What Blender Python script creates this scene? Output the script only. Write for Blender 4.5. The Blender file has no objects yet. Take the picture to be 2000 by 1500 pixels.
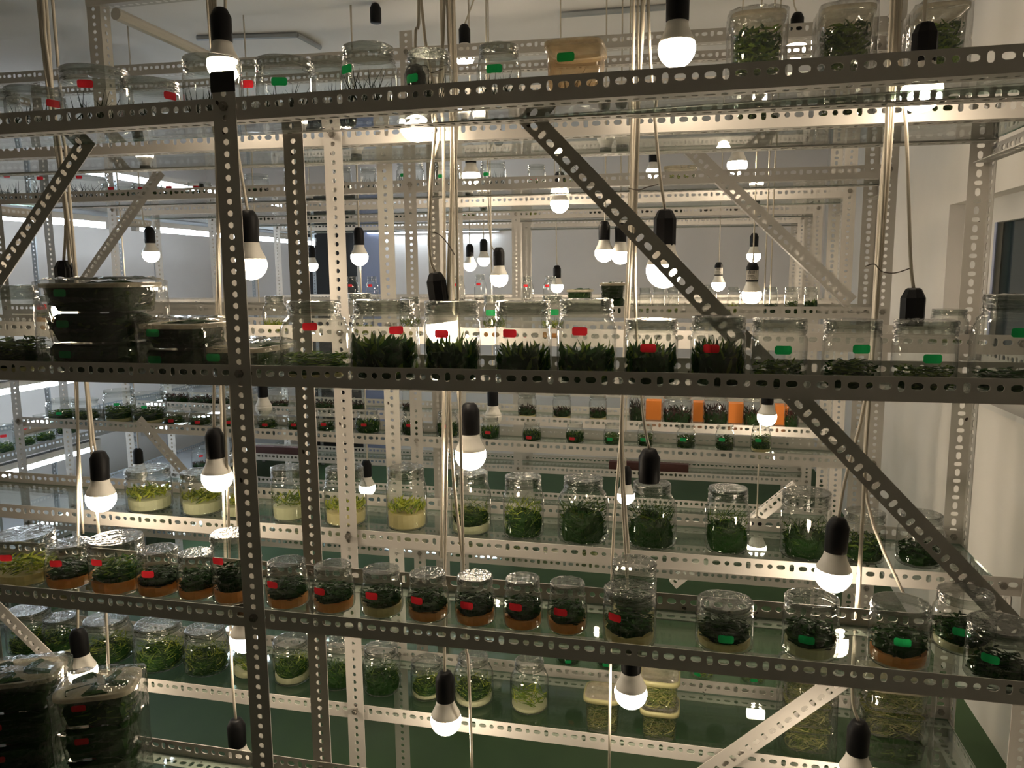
import bpy, math, random
from mathutils import Vector, Matrix
random.seed(7)
S = bpy.context.scene
C = S.collection
HC = 1.55                                   # camera height above the floor

# ------------------------------------------------------------------ camera
RW = ((0.9751946, 0.02125733, -0.22032617), (0.22114279, -0.13654889, 0.96563465), (-0.00955848, -0.99040523, -0.13786264))
cam_d = bpy.data.cameras.new('camera'); cam = bpy.data.objects.new('camera', cam_d); C.objects.link(cam)
cam_d.sensor_width = 36; cam_d.lens = 27.0; cam_d.clip_start = 0.05; cam_d.clip_end = 60
m = Matrix.Identity(4)
for r_ in range(3):
    m[r_][0] = RW[r_][0]; m[r_][1] = -RW[r_][1]; m[r_][2] = -RW[r_][2]
m[2][3] = HC
cam.matrix_world = m
S.camera = cam
# ------------------------------------------------------------------ world, exposure, renderer quality
w = bpy.data.worlds.new('world'); S.world = w; w.use_nodes = True
w.node_tree.nodes['Background'].inputs[0].default_value = (0.75, 0.78, 0.85, 1)
w.node_tree.nodes['Background'].inputs[1].default_value = 0.02
S.view_settings.view_transform = 'Standard'; S.view_settings.look = 'None'
S.view_settings.gamma = 1; S.view_settings.use_curve_mapping = False
S.view_settings.exposure = 0.33
cy = S.cycles
cy.use_denoising = True; cy.max_bounces = 6; cy.diffuse_bounces = 3; cy.glossy_bounces = 2; cy.transmission_bounces = 2
cy.use_adaptive_sampling = True; cy.adaptive_threshold = 0.12; cy.adaptive_min_samples = 16
cy.transparent_max_bounces = 36; cy.sample_clamp_indirect = 4; cy.caustics_reflective = False; cy.caustics_refractive = False
BULB_POWER = 46.0; TUBE_POWER = 22.0
BULB_COL = (1.0, 0.825, 0.61); TUBE_COL = (0.80, 0.91, 1.0)

# ------------------------------------------------------------------ pixel of the 2000x1500 photo + depth -> world point
def ray(px, py):
    a, b = (px - 1000) / 1500, (py - 750) / 1500
    return Vector([RW[i][0] * a + RW[i][1] * b + RW[i][2] for i in range(3)])
def at(px, py, Y):
    d = ray(px, py); d = d * (Y / d.y); return Vector((d.x, d.y, d.z + HC))

# ------------------------------------------------------------------ materials
MATS = {}
def nodes(name):
    mt = bpy.data.materials.new(name); mt.use_nodes = True; nt = mt.node_tree; nt.nodes.clear()
    out = nt.nodes.new('ShaderNodeOutputMaterial'); MATS[name] = mt
    return mt, nt, out
def N(nt, t, **kw):
    n = nt.nodes.new(t)
    for k, v in kw.items():
        if k in n.inputs: n.inputs[k].default_value = v
        else: setattr(n, k, v)
    return n
def principled(name, col, rough=0.5, metal=0.0, var=0.0, bump=0.0, bscale=60, chips=None, chip_t=0.70, chip_s=45, objvar=0.0, sheen=None, transl=0.0):
    mt, nt, out = nodes(name); L = nt.links
    p = N(nt, 'ShaderNodeBsdfPrincipled'); p.inputs['Roughness'].default_value = rough; p.inputs['Metallic'].default_value = metal
    p.inputs['Base Color'].default_value = (*col, 1)
    if sheen is not None: p.inputs['Specular IOR Level'].default_value = sheen
    tc = N(nt, 'ShaderNodeTexCoord'); colsock = None
    if var or chips:
        nz = N(nt, 'ShaderNodeTexNoise'); nz.inputs['Scale'].default_value = 9; nz.inputs['Detail'].default_value = 4
        L.new(tc.outputs['Object'], nz.inputs['Vector'])
        mx = N(nt, 'ShaderNodeMix', data_type='RGBA'); mx.inputs[6].default_value = (*[c * (1 - var) for c in col], 1); mx.inputs[7].default_value = (*[min(1, c * (1 + var)) for c in col], 1)
        L.new(nz.outputs['Fac'], mx.inputs[0]); colsock = mx.outputs[2]
        if chips:
            n2 = N(nt, 'ShaderNodeTexNoise'); n2.inputs['Scale'].default_value = chip_s; n2.inputs['Detail'].default_value = 3
            L.new(tc.outputs['Object'], n2.inputs['Vector'])
            gt = N(nt, 'ShaderNodeMath', operation='GREATER_THAN'); gt.inputs[1].default_value = chip_t; L.new(n2.outputs['Fac'], gt.inputs[0])
            m2 = N(nt, 'ShaderNodeMix', data_type='RGBA'); L.new(gt.outputs[0], m2.inputs[0]); L.new(colsock, m2.inputs[6]); m2.inputs[7].default_value = (*chips, 1)
            colsock = m2.outputs[2]
    if objvar:
        oi = N(nt, 'ShaderNodeObjectInfo'); hs = N(nt, 'ShaderNodeHueSaturation')
        mr = N(nt, 'ShaderNodeMapRange'); mr.inputs['To Min'].default_value = 1 - objvar; mr.inputs['To Max'].default_value = 1 + objvar
        L.new(oi.outputs['Random'], mr.inputs['Value']); L.new(mr.outputs[0], hs.inputs['Value'])
        if colsock: L.new(colsock, hs.inputs['Color'])
        else: hs.inputs['Color'].default_value = (*col, 1)
        colsock = hs.outputs[0]
    if colsock: L.new(colsock, p.inputs['Base Color'])
    if bump:
        nb = N(nt, 'ShaderNodeTexNoise'); nb.inputs['Scale'].default_value = bscale; nb.inputs['Detail'].default_value = 3
        L.new(tc.outputs['Object'], nb.inputs['Vector']); b = N(nt, 'ShaderNodeBump'); b.inputs['Strength'].default_value = bump; b.inputs['Distance'].default_value = 0.002
        L.new(nb.outputs['Fac'], b.inputs['Height']); L.new(b.outputs[0], p.inputs['Normal'])
    if transl:
        t = N(nt, 'ShaderNodeBsdfTranslucent')
        if colsock: L.new(colsock, t.inputs[0])
        else: t.inputs[0].default_value = (*col, 1)
        ms = N(nt, 'ShaderNodeMixShader'); ms.inputs[0].default_value = transl; L.new(p.outputs[0], ms.inputs[1]); L.new(t.outputs[0], ms.inputs[2]); L.new(ms.outputs[0], out.inputs[0])
    else: L.new(p.outputs[0], out.inputs[0])
    return mt
def emission(name, col, s):
    mt, nt, out = nodes(name); e = N(nt, 'ShaderNodeEmission'); e.inputs[0].default_value = (*col, 1); e.inputs[1].default_value = s
    nt.links.new(e.outputs[0], out.inputs[0]); return mt
def glass(name, tint=(0.97, 0.985, 0.975), base=0.07, rough=0.03, haze=0.0, hazecol=(0.9, 0.88, 0.82), bump=0.0, stretch=(1, 1, 1), bscale=30, spots=0.0, grazing=0.75, power=4.0, edge=0.35):
    # thin clear sheet: Schlick reflection over straight-through transmission, plus a little surface haze
    mt, nt, out = nodes(name); L = nt.links
    tr = N(nt, 'ShaderNodeBsdfTransparent'); tr.inputs[0].default_value = (*tint, 1)
    gl = N(nt, 'ShaderNodeBsdfGlossy'); gl.inputs['Roughness'].default_value = rough; gl.inputs[0].default_value = (1, 1, 1, 1)
    lw = N(nt, 'ShaderNodeLayerWeight'); lw.inputs[0].default_value = 0.5
    pw = N(nt, 'ShaderNodeMath', operation='POWER'); pw.inputs[1].default_value = power; L.new(lw.outputs['Facing'], pw.inputs[0])
    ma = N(nt, 'ShaderNodeMath', operation='MULTIPLY_ADD'); ma.inputs[1].default_value = grazing; ma.inputs[2].default_value = base; L.new(pw.outputs[0], ma.inputs[0])
    ep = N(nt, 'ShaderNodeMath', operation='POWER'); ep.inputs[1].default_value = 3.0; L.new(lw.outputs['Facing'], ep.inputs[0])   # longer path through the glass at the outline
    em = N(nt, 'ShaderNodeMix', data_type='RGBA'); em.inputs[6].default_value = (*tint, 1); em.inputs[7].default_value = (*[c * edge for c in tint], 1); L.new(ep.outputs[0], em.inputs[0]); L.new(em.outputs[2], tr.inputs[0])
    tc = N(nt, 'ShaderNodeTexCoord')
    if bump:
        mp = N(nt, 'ShaderNodeMapping'); mp.inputs['Scale'].default_value = stretch; L.new(tc.outputs['Object'], mp.inputs[0])
        nb = N(nt, 'ShaderNodeTexNoise'); nb.inputs['Scale'].default_value = bscale; nb.inputs['Detail'].default_value = 2; L.new(mp.outputs[0], nb.inputs['Vector'])
        b = N(nt, 'ShaderNodeBump'); b.inputs['Strength'].default_value = bump; b.inputs['Distance'].default_value = 0.01; L.new(nb.outputs['Fac'], b.inputs['Height'])
        L.new(b.outputs[0], gl.inputs['Normal'])
    ms = N(nt, 'ShaderNodeMixShader'); L.new(ma.outputs[0], ms.inputs[0]); L.new(tr.outputs[0], ms.inputs[1]); L.new(gl.outputs[0], ms.inputs[2])
    last = ms
    if haze or spots:
        df = N(nt, 'ShaderNodeBsdfDiffuse'); df.inputs[0].default_value = (*hazecol, 1); tl = N(nt, 'ShaderNodeBsdfTranslucent'); tl.inputs[0].default_value = (*hazecol, 1)
        ad = N(nt, 'ShaderNodeMixShader'); ad.inputs[0].default_value = 0.6; L.new(df.outputs[0], ad.inputs[1]); L.new(tl.outputs[0], ad.inputs[2])
        nz = N(nt, 'ShaderNodeTexNoise'); nz.inputs['Scale'].default_value = 6; nz.inputs['Detail'].default_value = 6; nz.inputs['Roughness'].default_value = 0.7
        oi = N(nt, 'ShaderNodeObjectInfo'); va = N(nt, 'ShaderNodeVectorMath', operation='ADD'); L.new(tc.outputs['Object'], va.inputs[0]); L.new(oi.outputs['Random'], va.inputs[1]); L.new(va.outputs[0], nz.inputs['Vector'])
        mr = N(nt, 'ShaderNodeMapRange'); mr.inputs['From Min'].default_value = 0.35; mr.inputs['From Max'].default_value = 0.7
        mr.inputs['To Min'].default_value = haze * 0.4; mr.inputs['To Max'].default_value = haze * 1.6 + spots; L.new(nz.outputs['Fac'], mr.inputs['Value'])
        m2 = N(nt, 'ShaderNodeMixShader'); L.new(mr.outputs[0], m2.inputs[0]); L.new(ms.outputs[0], m2.inputs[1]); L.new(ad.outputs[0], m2.inputs[2]); last = m2
    L.new(last.outputs[0], out.inputs[0])
    return mt
principled('paint', (0.54, 0.51, 0.47), 0.5, var=0.05, chips=(0.05, 0.035, 0.03), chip_t=0.715, chip_s=30, sheen=0.3)
principled('paint_far', (0.56, 0.53, 0.49), 0.5, sheen=0.3)
principled('galvanised', (0.42, 0.45, 0.48), 0.4, 0.5, var=0.1)
principled('steel', (0.30, 0.28, 0.25), 0.35, 0.8)
principled('wall', (0.80, 0.76, 0.70), 0.9, var=0.03, bump=0.05)
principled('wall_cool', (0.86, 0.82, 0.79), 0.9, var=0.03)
principled('ceiling', (0.82, 0.79, 0.76), 0.9, var=0.02)
principled('floor', (0.050, 0.092, 0.040), 0.55, var=0.12, sheen=0.2)
principled('black_plastic', (0.005, 0.005, 0.006), 0.5, sheen=0.2)
principled('housing', (0.72, 0.69, 0.63), 0.45)
principled('cord', (0.62, 0.56, 0.46), 0.55)
principled('wire', (0.10, 0.08, 0.06), 0.5)
principled('red_sticker', (0.88, 0.035, 0.05), 0.6, transl=0.5)
principled('green_sticker', (0.02, 0.46, 0.13), 0.6, transl=0.5)
principled('paper', (0.6, 0.56, 0.5), 0.7)
principled('print', (0.08, 0.07, 0.06), 0.7)
principled('black_tape', (0.008, 0.007, 0.007), 0.4)
principled('agar', (0.72, 0.64, 0.36), 0.3, transl=0.5)
principled('agar_orange', (0.76, 0.42, 0.16), 0.3, transl=0.5)
principled('agar_pale', (0.62, 0.62, 0.42), 0.3, transl=0.5)
principled('leaf_dark', (0.016, 0.052, 0.010), 0.6, objvar=0.35, transl=0.25, sheen=0.12)
principled('leaf_mid', (0.095, 0.150, 0.020), 0.6, objvar=0.3, transl=0.35, sheen=0.12)
principled('leaf_light', (0.34, 0.38, 0.05), 0.6, objvar=0.25, transl=0.4, sheen=0.12)
principled('leaf_black', (0.008, 0.020, 0.006), 0.5, objvar=0.3, transl=0.1, sheen=0.15)
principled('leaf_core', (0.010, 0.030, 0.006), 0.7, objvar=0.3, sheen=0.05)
principled('leaf_red', (0.045, 0.012, 0.012), 0.6, objvar=0.3, transl=0.15, sheen=0.1)
principled('leaf_straw', (0.34, 0.34, 0.12), 0.6, objvar=0.2, transl=0.3, sheen=0.1)
principled('orange_card', (0.75, 0.22, 0.03), 0.7)
principled('maroon', (0.06, 0.015, 0.012), 0.6)
principled('door_dark', (0.025, 0.027, 0.03), 0.4)
principled('door_blue', (0.30, 0.34, 0.50), 0.4)
principled('frame_white', (0.72, 0.70, 0.66), 0.4)
principled('night_glass', (0.03, 0.045, 0.05), 0.08)
principled('white_card', (0.75, 0.76, 0.78), 0.6)
principled('tub_rim', (0.42, 0.40, 0.20), 0.4, transl=0.4)
emission('bulb', BULB_COL, BULB_POWER); emission('tube', TUBE_COL, TUBE_POWER)
glass('jar_glass', base=0.05, haze=0.004, bump=0.10, bscale=5, spots=0.002)
glass('jar_fogged', base=0.05, haze=0.013, bump=0.12, bscale=5, spots=0.016)
glass('rim_glass', tint=(0.80, 0.82, 0.80), base=0.07, rough=0.03, haze=0.006, bump=0.1, bscale=6, grazing=0.85, power=3.0, edge=0.25)
glass('film', tint=(0.97, 0.97, 0.96), base=0.06, rough=0.05, haze=0.007, bump=0.55, stretch=(1.2, 1.2, 9), bscale=5, spots=0.01)
glass('film_top', tint=(0.95, 0.95, 0.94), base=0.07, rough=0.06, haze=0.014, bump=0.5, bscale=9, spots=0.05)
glass('bag', tint=(0.96, 0.96, 0.95), base=0.05, rough=0.06, haze=0.007, bump=0.7, stretch=(2, 2, 0.8), bscale=18, spots=0.02)
glass('tub_amber', tint=(0.80, 0.70, 0.55), base=0.05, rough=0.15, haze=0.16, hazecol=(0.75, 0.55, 0.34), bump=0.2, bscale=10, spots=0.06)
glass('tub_lid', tint=(0.93, 0.92, 0.88), base=0.06, rough=0.10, haze=0.5, hazecol=(0.72, 0.64, 0.50), bump=0.4, bscale=14, spots=0.15)
glass('shelf_glass', tint=(0.90, 0.95, 0.92), base=0.05, rough=0.02, haze=0.004, grazing=0.75, power=4.5, edge=0.75)
glass('shelf_edge', tint=(0.35, 0.55, 0.47), base=0.10, rough=0.1, haze=0.05)
glass('tub_clear', tint=(0.93, 0.93, 0.90), base=0.05, rough=0.06, haze=0.015, bump=0.2, bscale=10, spots=0.02)

# ------------------------------------------------------------------ object helpers
def link(name, me, mat=None, parent=None, M=None):
    o = bpy.data.objects.new(name, me); C.objects.link(o)
    if mat and me is not None and not me.materials: me.materials.append(MATS[mat])
    if parent is not None: o.parent = parent
    if M is not None: o.matrix_local = M
    return o
def mesh(name, v, f, mat=None, smooth=False, mi=None, mats=None):
    me = bpy.data.meshes.new(name); me.from_pydata([tuple(p) for p in v], [], f)
    if mat: me.materials.append(MATS[mat])
    if mats:
        for k in mats: me.materials.append(MATS[k])
    if mi: me.polygons.foreach_set('material_index', mi)
    if smooth: me.polygons.foreach_set('use_smooth', [True] * len(me.polygons))
    me.update(); return me
def tag(o, label, cat=None, group=None, kind=None):
    o['label'] = label
    if cat: o['category'] = cat
    if group: o['group'] = group
    if kind: o['kind'] = kind
    return o
def thing(name, label, cat, loc, group=None, rz=0.0):
    o = bpy.data.objects.new(name, None); C.objects.link(o); o.empty_display_size = 0.02
    o.location = loc; o.rotation_euler = (0, 0, rz); return tag(o, label, cat, group)
def box_vf(x0, x1, y0, y1, z0, z1, v=None, f=None):
    v = [] if v is None else v; f = [] if f is None else f; n = len(v)
    v += [(x0, y0, z0), (x1, y0, z0), (x1, y1, z0), (x0, y1, z0), (x0, y0, z1), (x1, y0, z1), (x1, y1, z1), (x0, y1, z1)]
    f += [tuple(n + i for i in q) for q in ((0, 3, 2, 1), (4, 5, 6, 7), (0, 1, 5, 4), (1, 2, 6, 5), (2, 3, 7, 6), (3, 0, 4, 7))]
    return v, f
def box(name, x0, x1, y0, y1, z0, z1, mat, parent=None):
    return link(name, mesh(name, *box_vf(x0, x1, y0, y1, z0, z1), mat), None, parent)
def lathe(prof, seg=24, cap0=False, cap1=False, wob=0.0, seed=0):
    rnd = random.Random(seed); v = []; f = []
    for k, (r, z) in enumerate(prof):
        for i in range(seg):
            a = 2 * math.pi * i / seg; rr = r * (1 + wob * rnd.uniform(-1, 1)); v.append((rr * math.cos(a), rr * math.sin(a), z + (wob * 0.25 * rnd.uniform(-1, 1) if wob else 0)))
    for k in range(len(prof) - 1):
        for i in range(seg):
            j = (i + 1) % seg; f.append((k * seg + i, k * seg + j, (k + 1) * seg + j, (k + 1) * seg + i))
    if cap0: f.append(tuple(range(seg - 1, -1, -1)))
    if cap1: f.append(tuple((len(prof) - 1) * seg + i for i in range(seg)))
    return v, f
def tube_vf(pts, r, seg=7, v=None, f=None):
    v = [] if v is None else v; f = [] if f is None else f; n0 = len(v); pts = [Vector(p) for p in pts]
    for k, p in enumerate(pts):
        t = (pts[min(k + 1, len(pts) - 1)] - pts[max(k - 1, 0)]).normalized()
        a = t.orthogonal().normalized() if abs(t.x) > 0.9 else t.cross(Vector((1, 0, 0))).normalized(); b = t.cross(a)
        for i in range(seg):
            an = 2 * math.pi * i / seg; v.append(p + (a * math.cos(an) + b * math.sin(an)) * r)
    for k in range(len(pts) - 1):
        for i in range(seg):
            j = (i + 1) % seg; f.append((n0 + k * seg + i, n0 + k * seg + j, n0 + (k + 1) * seg + j, n0 + (k + 1) * seg + i))
    f.append(tuple(n0 + i for i in range(seg - 1, -1, -1))); f.append(tuple(n0 + (len(pts) - 1) * seg + i for i in range(seg)))
    return v, f
def smooth_path(pts, n=4):
    pts = [Vector(p) for p in pts]; out = []
    for i in range(len(pts) - 1):
        p0 = pts[max(i - 1, 0)]; p1 = pts[i]; p2 = pts[i + 1]; p3 = pts[min(i + 2, len(pts) - 1)]
        for k in range(n):
            t = k / n; out.append(0.5 * ((2 * p1) + (p2 - p0) * t + (2 * p0 - 5 * p1 + 4 * p2 - p3) * t * t + (3 * p1 - p0 - 3 * p2 + p3) * t ** 3))
    out.append(pts[-1]); return out
ORD = ['first', 'second', 'third', 'fourth', 'fifth', 'sixth', 'seventh', 'eighth', 'ninth', 'tenth', 'eleventh', 'twelfth', 'thirteenth', 'fourteenth', 'fifteenth', 'sixteenth',
       'seventeenth', 'eighteenth', 'nineteenth', 'twentieth', 'twenty-first', 'twenty-second', 'twenty-third', 'twenty-fourth']

# ------------------------------------------------------------------ room
XR, XL, YB, YN, ZC = 1.02, -4.3, 6.4, -3.2, 1.08 + HC
def struct(name, v, f, mat, label, cat='structure'):
    o = link(name, mesh(name, v, f, mat)); o['kind'] = 'structure'; o['label'] = label; return o
struct('floor', *box_vf(XL, XR, YN, YB, -0.05, 0.0), 'floor', 'dark green painted floor under the racks')
struct('ceiling', *box_vf(XL, XR, YN, YB, ZC, ZC + 0.05), 'ceiling', 'plain grey white ceiling over the racks')
struct('wall_back', *box_vf(XL, XR, YB, YB + 0.1, 0, ZC), 'wall_cool', 'pale grey end wall behind the last rack')
struct('wall_left', *box_vf(XL - 0.1, XL, YN, YB, 0, ZC), 'wall_cool', 'pale grey wall beyond the tube-lit rack')
struct('wall_front', *box_vf(XL, XR, YN - 0.1, YN, 0, ZC), 'wall', 'plain wall behind the viewpoint')
# right wall with a window opening
WY0, WY1, WZ0, WZ1 = 1.35, 3.47, HC - 0.45, HC + 0.27
v, f = box_vf(XR, XR + 0.16, YN, WY0, 0, ZC)
box_vf(XR, XR + 0.16, WY1, YB, 0, ZC, v, f); box_vf(XR, XR + 0.16, WY0, WY1, 0, WZ0, v, f); box_vf(XR, XR + 0.16, WY0, WY1, WZ1, ZC, v, f)
struct('wall_right', v, f, 'wall', 'beige wall beside the rack ends')
win = thing('window_1', 'white framed window with dark panes in the beige wall', 'window', (XR, (WY0 + WY1) / 2, WZ0)); win['kind'] = 'structure'
hy = (WY1 - WY0) / 2; hz = WZ1 - WZ0; a0, a1 = 0.07, 0.13
v, f = box_vf(a0, a1, -hy, hy, 0, 0.09)
box_vf(a0, a1, -hy, hy, hz - 0.09, hz, v, f); box_vf(a0, a1, -hy, -hy + 0.12, 0.09, hz - 0.09, v, f); box_vf(a0, a1, hy - 0.30, hy, 0.09, hz - 0.09, v, f); box_vf(a0, a1, -0.10, 0.0, 0.09, hz - 0.09, v, f)
link('window_frame', mesh('window_frame', v, f, 'frame_white'), None, win)
for y0, y1 in ((-hy + 0.12, -0.10), (0.0, hy - 0.30)):
    link('pane', mesh('pane', *box_vf(a0 + 0.025, a0 + 0.033, y0, y1, 0.09, hz - 0.09), 'night_glass'), None, win)
    link('glazing_bead', mesh('bead', *box_vf(a0 - 0.004, a0, y1 - 0.02, y1, 0.09, hz - 0.09), 'door_blue'), None, win)
link('cool_lit_reveal', mesh('cool_lit_reveal', *box_vf(0.0, a0, hy - 0.004, hy - 0.0005, 0, hz), 'wall_cool'), None, win)  # thin skin over the beige jamb, cool light put into its colour
link('window_sill', mesh('sill', *box_vf(-0.04, a0 - 0.0005, -hy + 0.001, hy - 0.005, 0.0005, 0.02), 'frame_white'), None, win)
# door in the end wall
dr = thing('door_1', 'dark door with a pale blue side panel in the end wall', 'door', (-3.0, YB, 0)); dr['kind'] = 'structure'
link('door_leaf', mesh('door_leaf', *box_vf(-0.42, 0.17, -0.05, -0.005, 0, HC + 0.5), 'door_dark'), None, dr)
link('side_panel', mesh('side_panel', *box_vf(0.19, 0.40, -0.05, -0.005, 0, HC + 0.47), 'door_blue'), None, dr)
link('frame', mesh('frame', *box_vf(0.17, 0.19, -0.06, -0.005, 0, HC + 0.5), 'frame_white'), None, dr)
link('handle', mesh('handle', *box_vf(0.06, 0.13, -0.08, -0.05, 1.02, 1.05), 'steel'), None, dr)

# ------------------------------------------------------------------ slotted angle steel (real holes)
def hole_r(kind, a, s=1.0):
    if kind == 'o': hw, hh = 0.0056 * s, 0.0056 * s
    elif kind == 'h': hw, hh = 0.0092 * s, 0.0056 * s
    else: hw, hh = 0.0052 * s, 0.0086 * s
    c, si = abs(math.cos(a)), abs(math.sin(a)); p = 3.0 if kind != 'o' else 2.0
    return 1.0 / ((c / hw) ** p + (si / hh) ** p) ** (1 / p)
ANG = {}
def angle_mesh(L, wa, wb, pat, pitch, ha, hb, lod, mat):
    key = (round(L, 3), wa, wb, pat, ha, lod, mat)
    if key in ANG: return ANG[key]
    v = []; f = []; t = 0.002; n = max(1, int(L / pitch)); off = (L - n * pitch) / 2
    def flange(fn, wd, hc):                 # fn maps (x, u, depth) to a point; u across the flange
        for i in range(n):
            x0 = off + i * pitch; x1 = x0 + pitch; cx = (x0 + x1) / 2; kd = pat[i % len(pat)]
            if i == 0: x0 = 0.0
            if i == n - 1: x1 = L
            na = 12 if lod == 0 else 8
            angs = [2 * math.pi * (k + 0.5) / na for k in range(na)] + [math.atan2(b - hc, a - cx) % (2 * math.pi) for a in (x0, x1) for b in (0, wd)]
            angs.sort(); ni = len(angs); base = len(v); inner = []; outer = []
            for a in angs:
                c, s = math.cos(a), math.sin(a); rr = hole_r(kd, a); inner.append((cx + c * rr, hc + s * rr))
                tx = ((x1 - cx) / c if c > 1e-9 else (x0 - cx) / c if c < -1e-9 else 1e9); tu = ((wd - hc) / s if s > 1e-9 else (0 - hc) / s if s < -1e-9 else 1e9)
                q = min(tx, tu); outer.append((cx + c * q, hc + s * q))
            for (x, u) in inner: v.append(fn(x, u, 0))
            for (x, u) in outer: v.append(fn(x, u, 0))
            for k in range(ni):
                j = (k + 1) % ni; f.append((base + k, base + j, base + ni + j, base + ni + k))
            if lod == 0:
                for (x, u) in inner: v.append(fn(x, u, t))
                for (x, u) in outer: v.append(fn(x, u, t))
                b2 = base + 2 * ni
                for k in range(ni):
                    j = (k + 1) % ni; f.append((b2 + k, b2 + ni + k, b2 + ni + j, b2 + j)); f.append((base + k, b2 + k, b2 + j, base + j))
        if lod == 0:                        # outer lip
            b = len(v); v.extend([fn(0, wd, 0), fn(L, wd, 0), fn(L, wd, t), fn(0, wd, t)]); f.append((b, b + 1, b + 2, b + 3))
    flange(lambda x, u, d: (x, d, u), wa, ha)
    if wb: flange(lambda x, u, d: (x, u, d), wb, hb)
    me = mesh('slotted_angle', v, f, mat); ANG[key] = me; return me
def frame_m(org, ex, ez):
    ex = Vector(ex).normalized(); ez = Vector(ez); ez = (ez - ex * ez.dot(ex)).normalized(); ey = ez.cross(ex); M = Matrix.Identity(4)
    for i in range(3): M[i][0] = ex[i]; M[i][1] = ey[i]; M[i][2] = ez[i]; M[i][3] = org[i]
    return M
v, f = lathe([(0.0085, 0), (0.0085, 0.006), (0.005, 0.0065), (0.005, 0.011)], 6, False, True); BOLT = mesh('bolt', v, f, 'steel')
def angle(name, rack, org, ex, ez, L, pat='ohvh', wa=0.040, wb=0.040, pitch=0.0233, ha=0.0245, hb=0.0245, lod=0, mat='paint'):
    base = rack.location
    return link(name, angle_mesh(L, wa, wb, pat, pitch, ha, hb, lod, mat), None, rack, frame_m(Vector(org) - base, ex, ez))
def bolt(rack, p, n=-1):
    return link('bolt', BOLT, None, rack, frame_m(Vector(p) - rack.location, (1, 0, 0), (0, n, 0)))
def build_rack(label, posts, yf, yr, shelves, ztop, rear=None, dxf=0.0, lod=0, mat='paint', cross=True, zfoot=0.0, pw=0.046):
    """posts: X of post centres; shelves: (z_left, z_right) glass levels at the first and last post"""
    xl, xr = posts[0] - pw / 2, posts[-1] + pw / 2
    rk = thing('slotted_angle_rack', label, 'rack', ((xl + xr) / 2, (yf + yr) / 2, 0), 'slotted angle racks'); L = xr - xl; base = rk.location
    for i, (zl, zr) in enumerate(shelves):
        d = Vector((L + dxf, 0, zr - zl)); Lb = d.length
        angle('shelf_beam', rk, (xl, yf, zl - 0.002), d, (0, 0, 1), Lb, lod=lod, mat=mat)
        d = Vector((L, 0, zr - zl)); rl, rr = (rear or {}).get(i, (zl, zr)); d2 = Vector((L, 0, rr - rl))
        angle('shelf_beam', rk, (xr, yr, rr - 0.002), -d2, (0, 0, 1), d2.length, wa=0.040 if i or not rear else 0.026, ha=0.0245 if i or not rear else 0.014, lod=lod, mat=mat)
        if cross:
            for x, z, s in ((xl, zl, 1), (xr, zr, -1)):
                o = (x, yr - 0.006, z - 0.046) if s > 0 else (x, yf + 0.006, z - 0.046)
                angle('cross_beam', rk, o, (0, -s, 0), (0, 0, 1), yr - yf - 0.012, lod=lod, mat=mat)
        for px in posts:
            z = zl + (zr - zl) * (px - xl) / L
            bolt(rk, (px, yf - 0.0045, z + 0.022)); bolt(rk, (px, yr - 0.002, z + 0.022))
    for k, px in enumerate(posts):
        right = px + pw / 2; left = px - pw / 2; hp = ztop - zfoot
        last = k == len(posts) - 1
        for y, pt in ((yf - 0.0045, 'o'), (yr + 0.0045, 'vh' if last else 'o')):
            if last and y < yr: angle('post', rk, (right + dxf, y, zfoot), (0, 0, 1), (-1, 0, 0), hp, pt, pw, 0.040, 0.0212, pw / 2, 0.020, lod, mat)
            elif last: angle('post', rk, (right, y, ztop), (0, 0, -1), (-1, 0, 0), hp, pt, pw, 0.040, 0.0212, pw / 2, 0.020, lod, mat)
            else: angle('post', rk, (left, y, ztop), (0, 0, -1), (1, 0, 0), hp, pt, pw, 0.040, 0.0212, pw / 2, 0.020, lod, mat)
    return rk
def brace(rk, a, b, yoff=0.0, lod=0, mat='paint', flip=False, pat='hv', wa=0.044):
    a, b = Vector(a), Vector(b); d = b - a; up = Vector((0, 0, 1)) if abs(d.normalized().z) < 0.95 else Vector((1, 0, 0))
    ez = up if not flip else -up
    angle('brace', rk, a + Vector((0, yoff, 0)), d, ez, d.length, pat, wa, 0.040, 0.0233, wa * 0.38, 0.02, lod, mat)
def glass_shelf(label, x0, x1, y0, y1, zl, zr, group='glass shelves', lift=0.0):
    v, f = box_vf(-(x1 - x0) / 2, (x1 - x0) / 2, -(y1 - y0) / 2, (y1 - y0) / 2, 0, 0.005)
    me = mesh('glass_shelf', v, f, mats=('shelf_glass', 'shelf_edge'), mi=[0, 0, 1, 1, 1, 1])
    o = link('glass_shelf', me); o.matrix_world = frame_m(((x0 + x1) / 2, (y0 + y1) / 2, (zl + zr) / 2 + lift / 2), (x1 - x0, 0, zr - zl), (0, -lift / (y1 - y0), 1))
    return tag(o, label, 'shelf', group)
def Z(z): return z + HC

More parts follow.
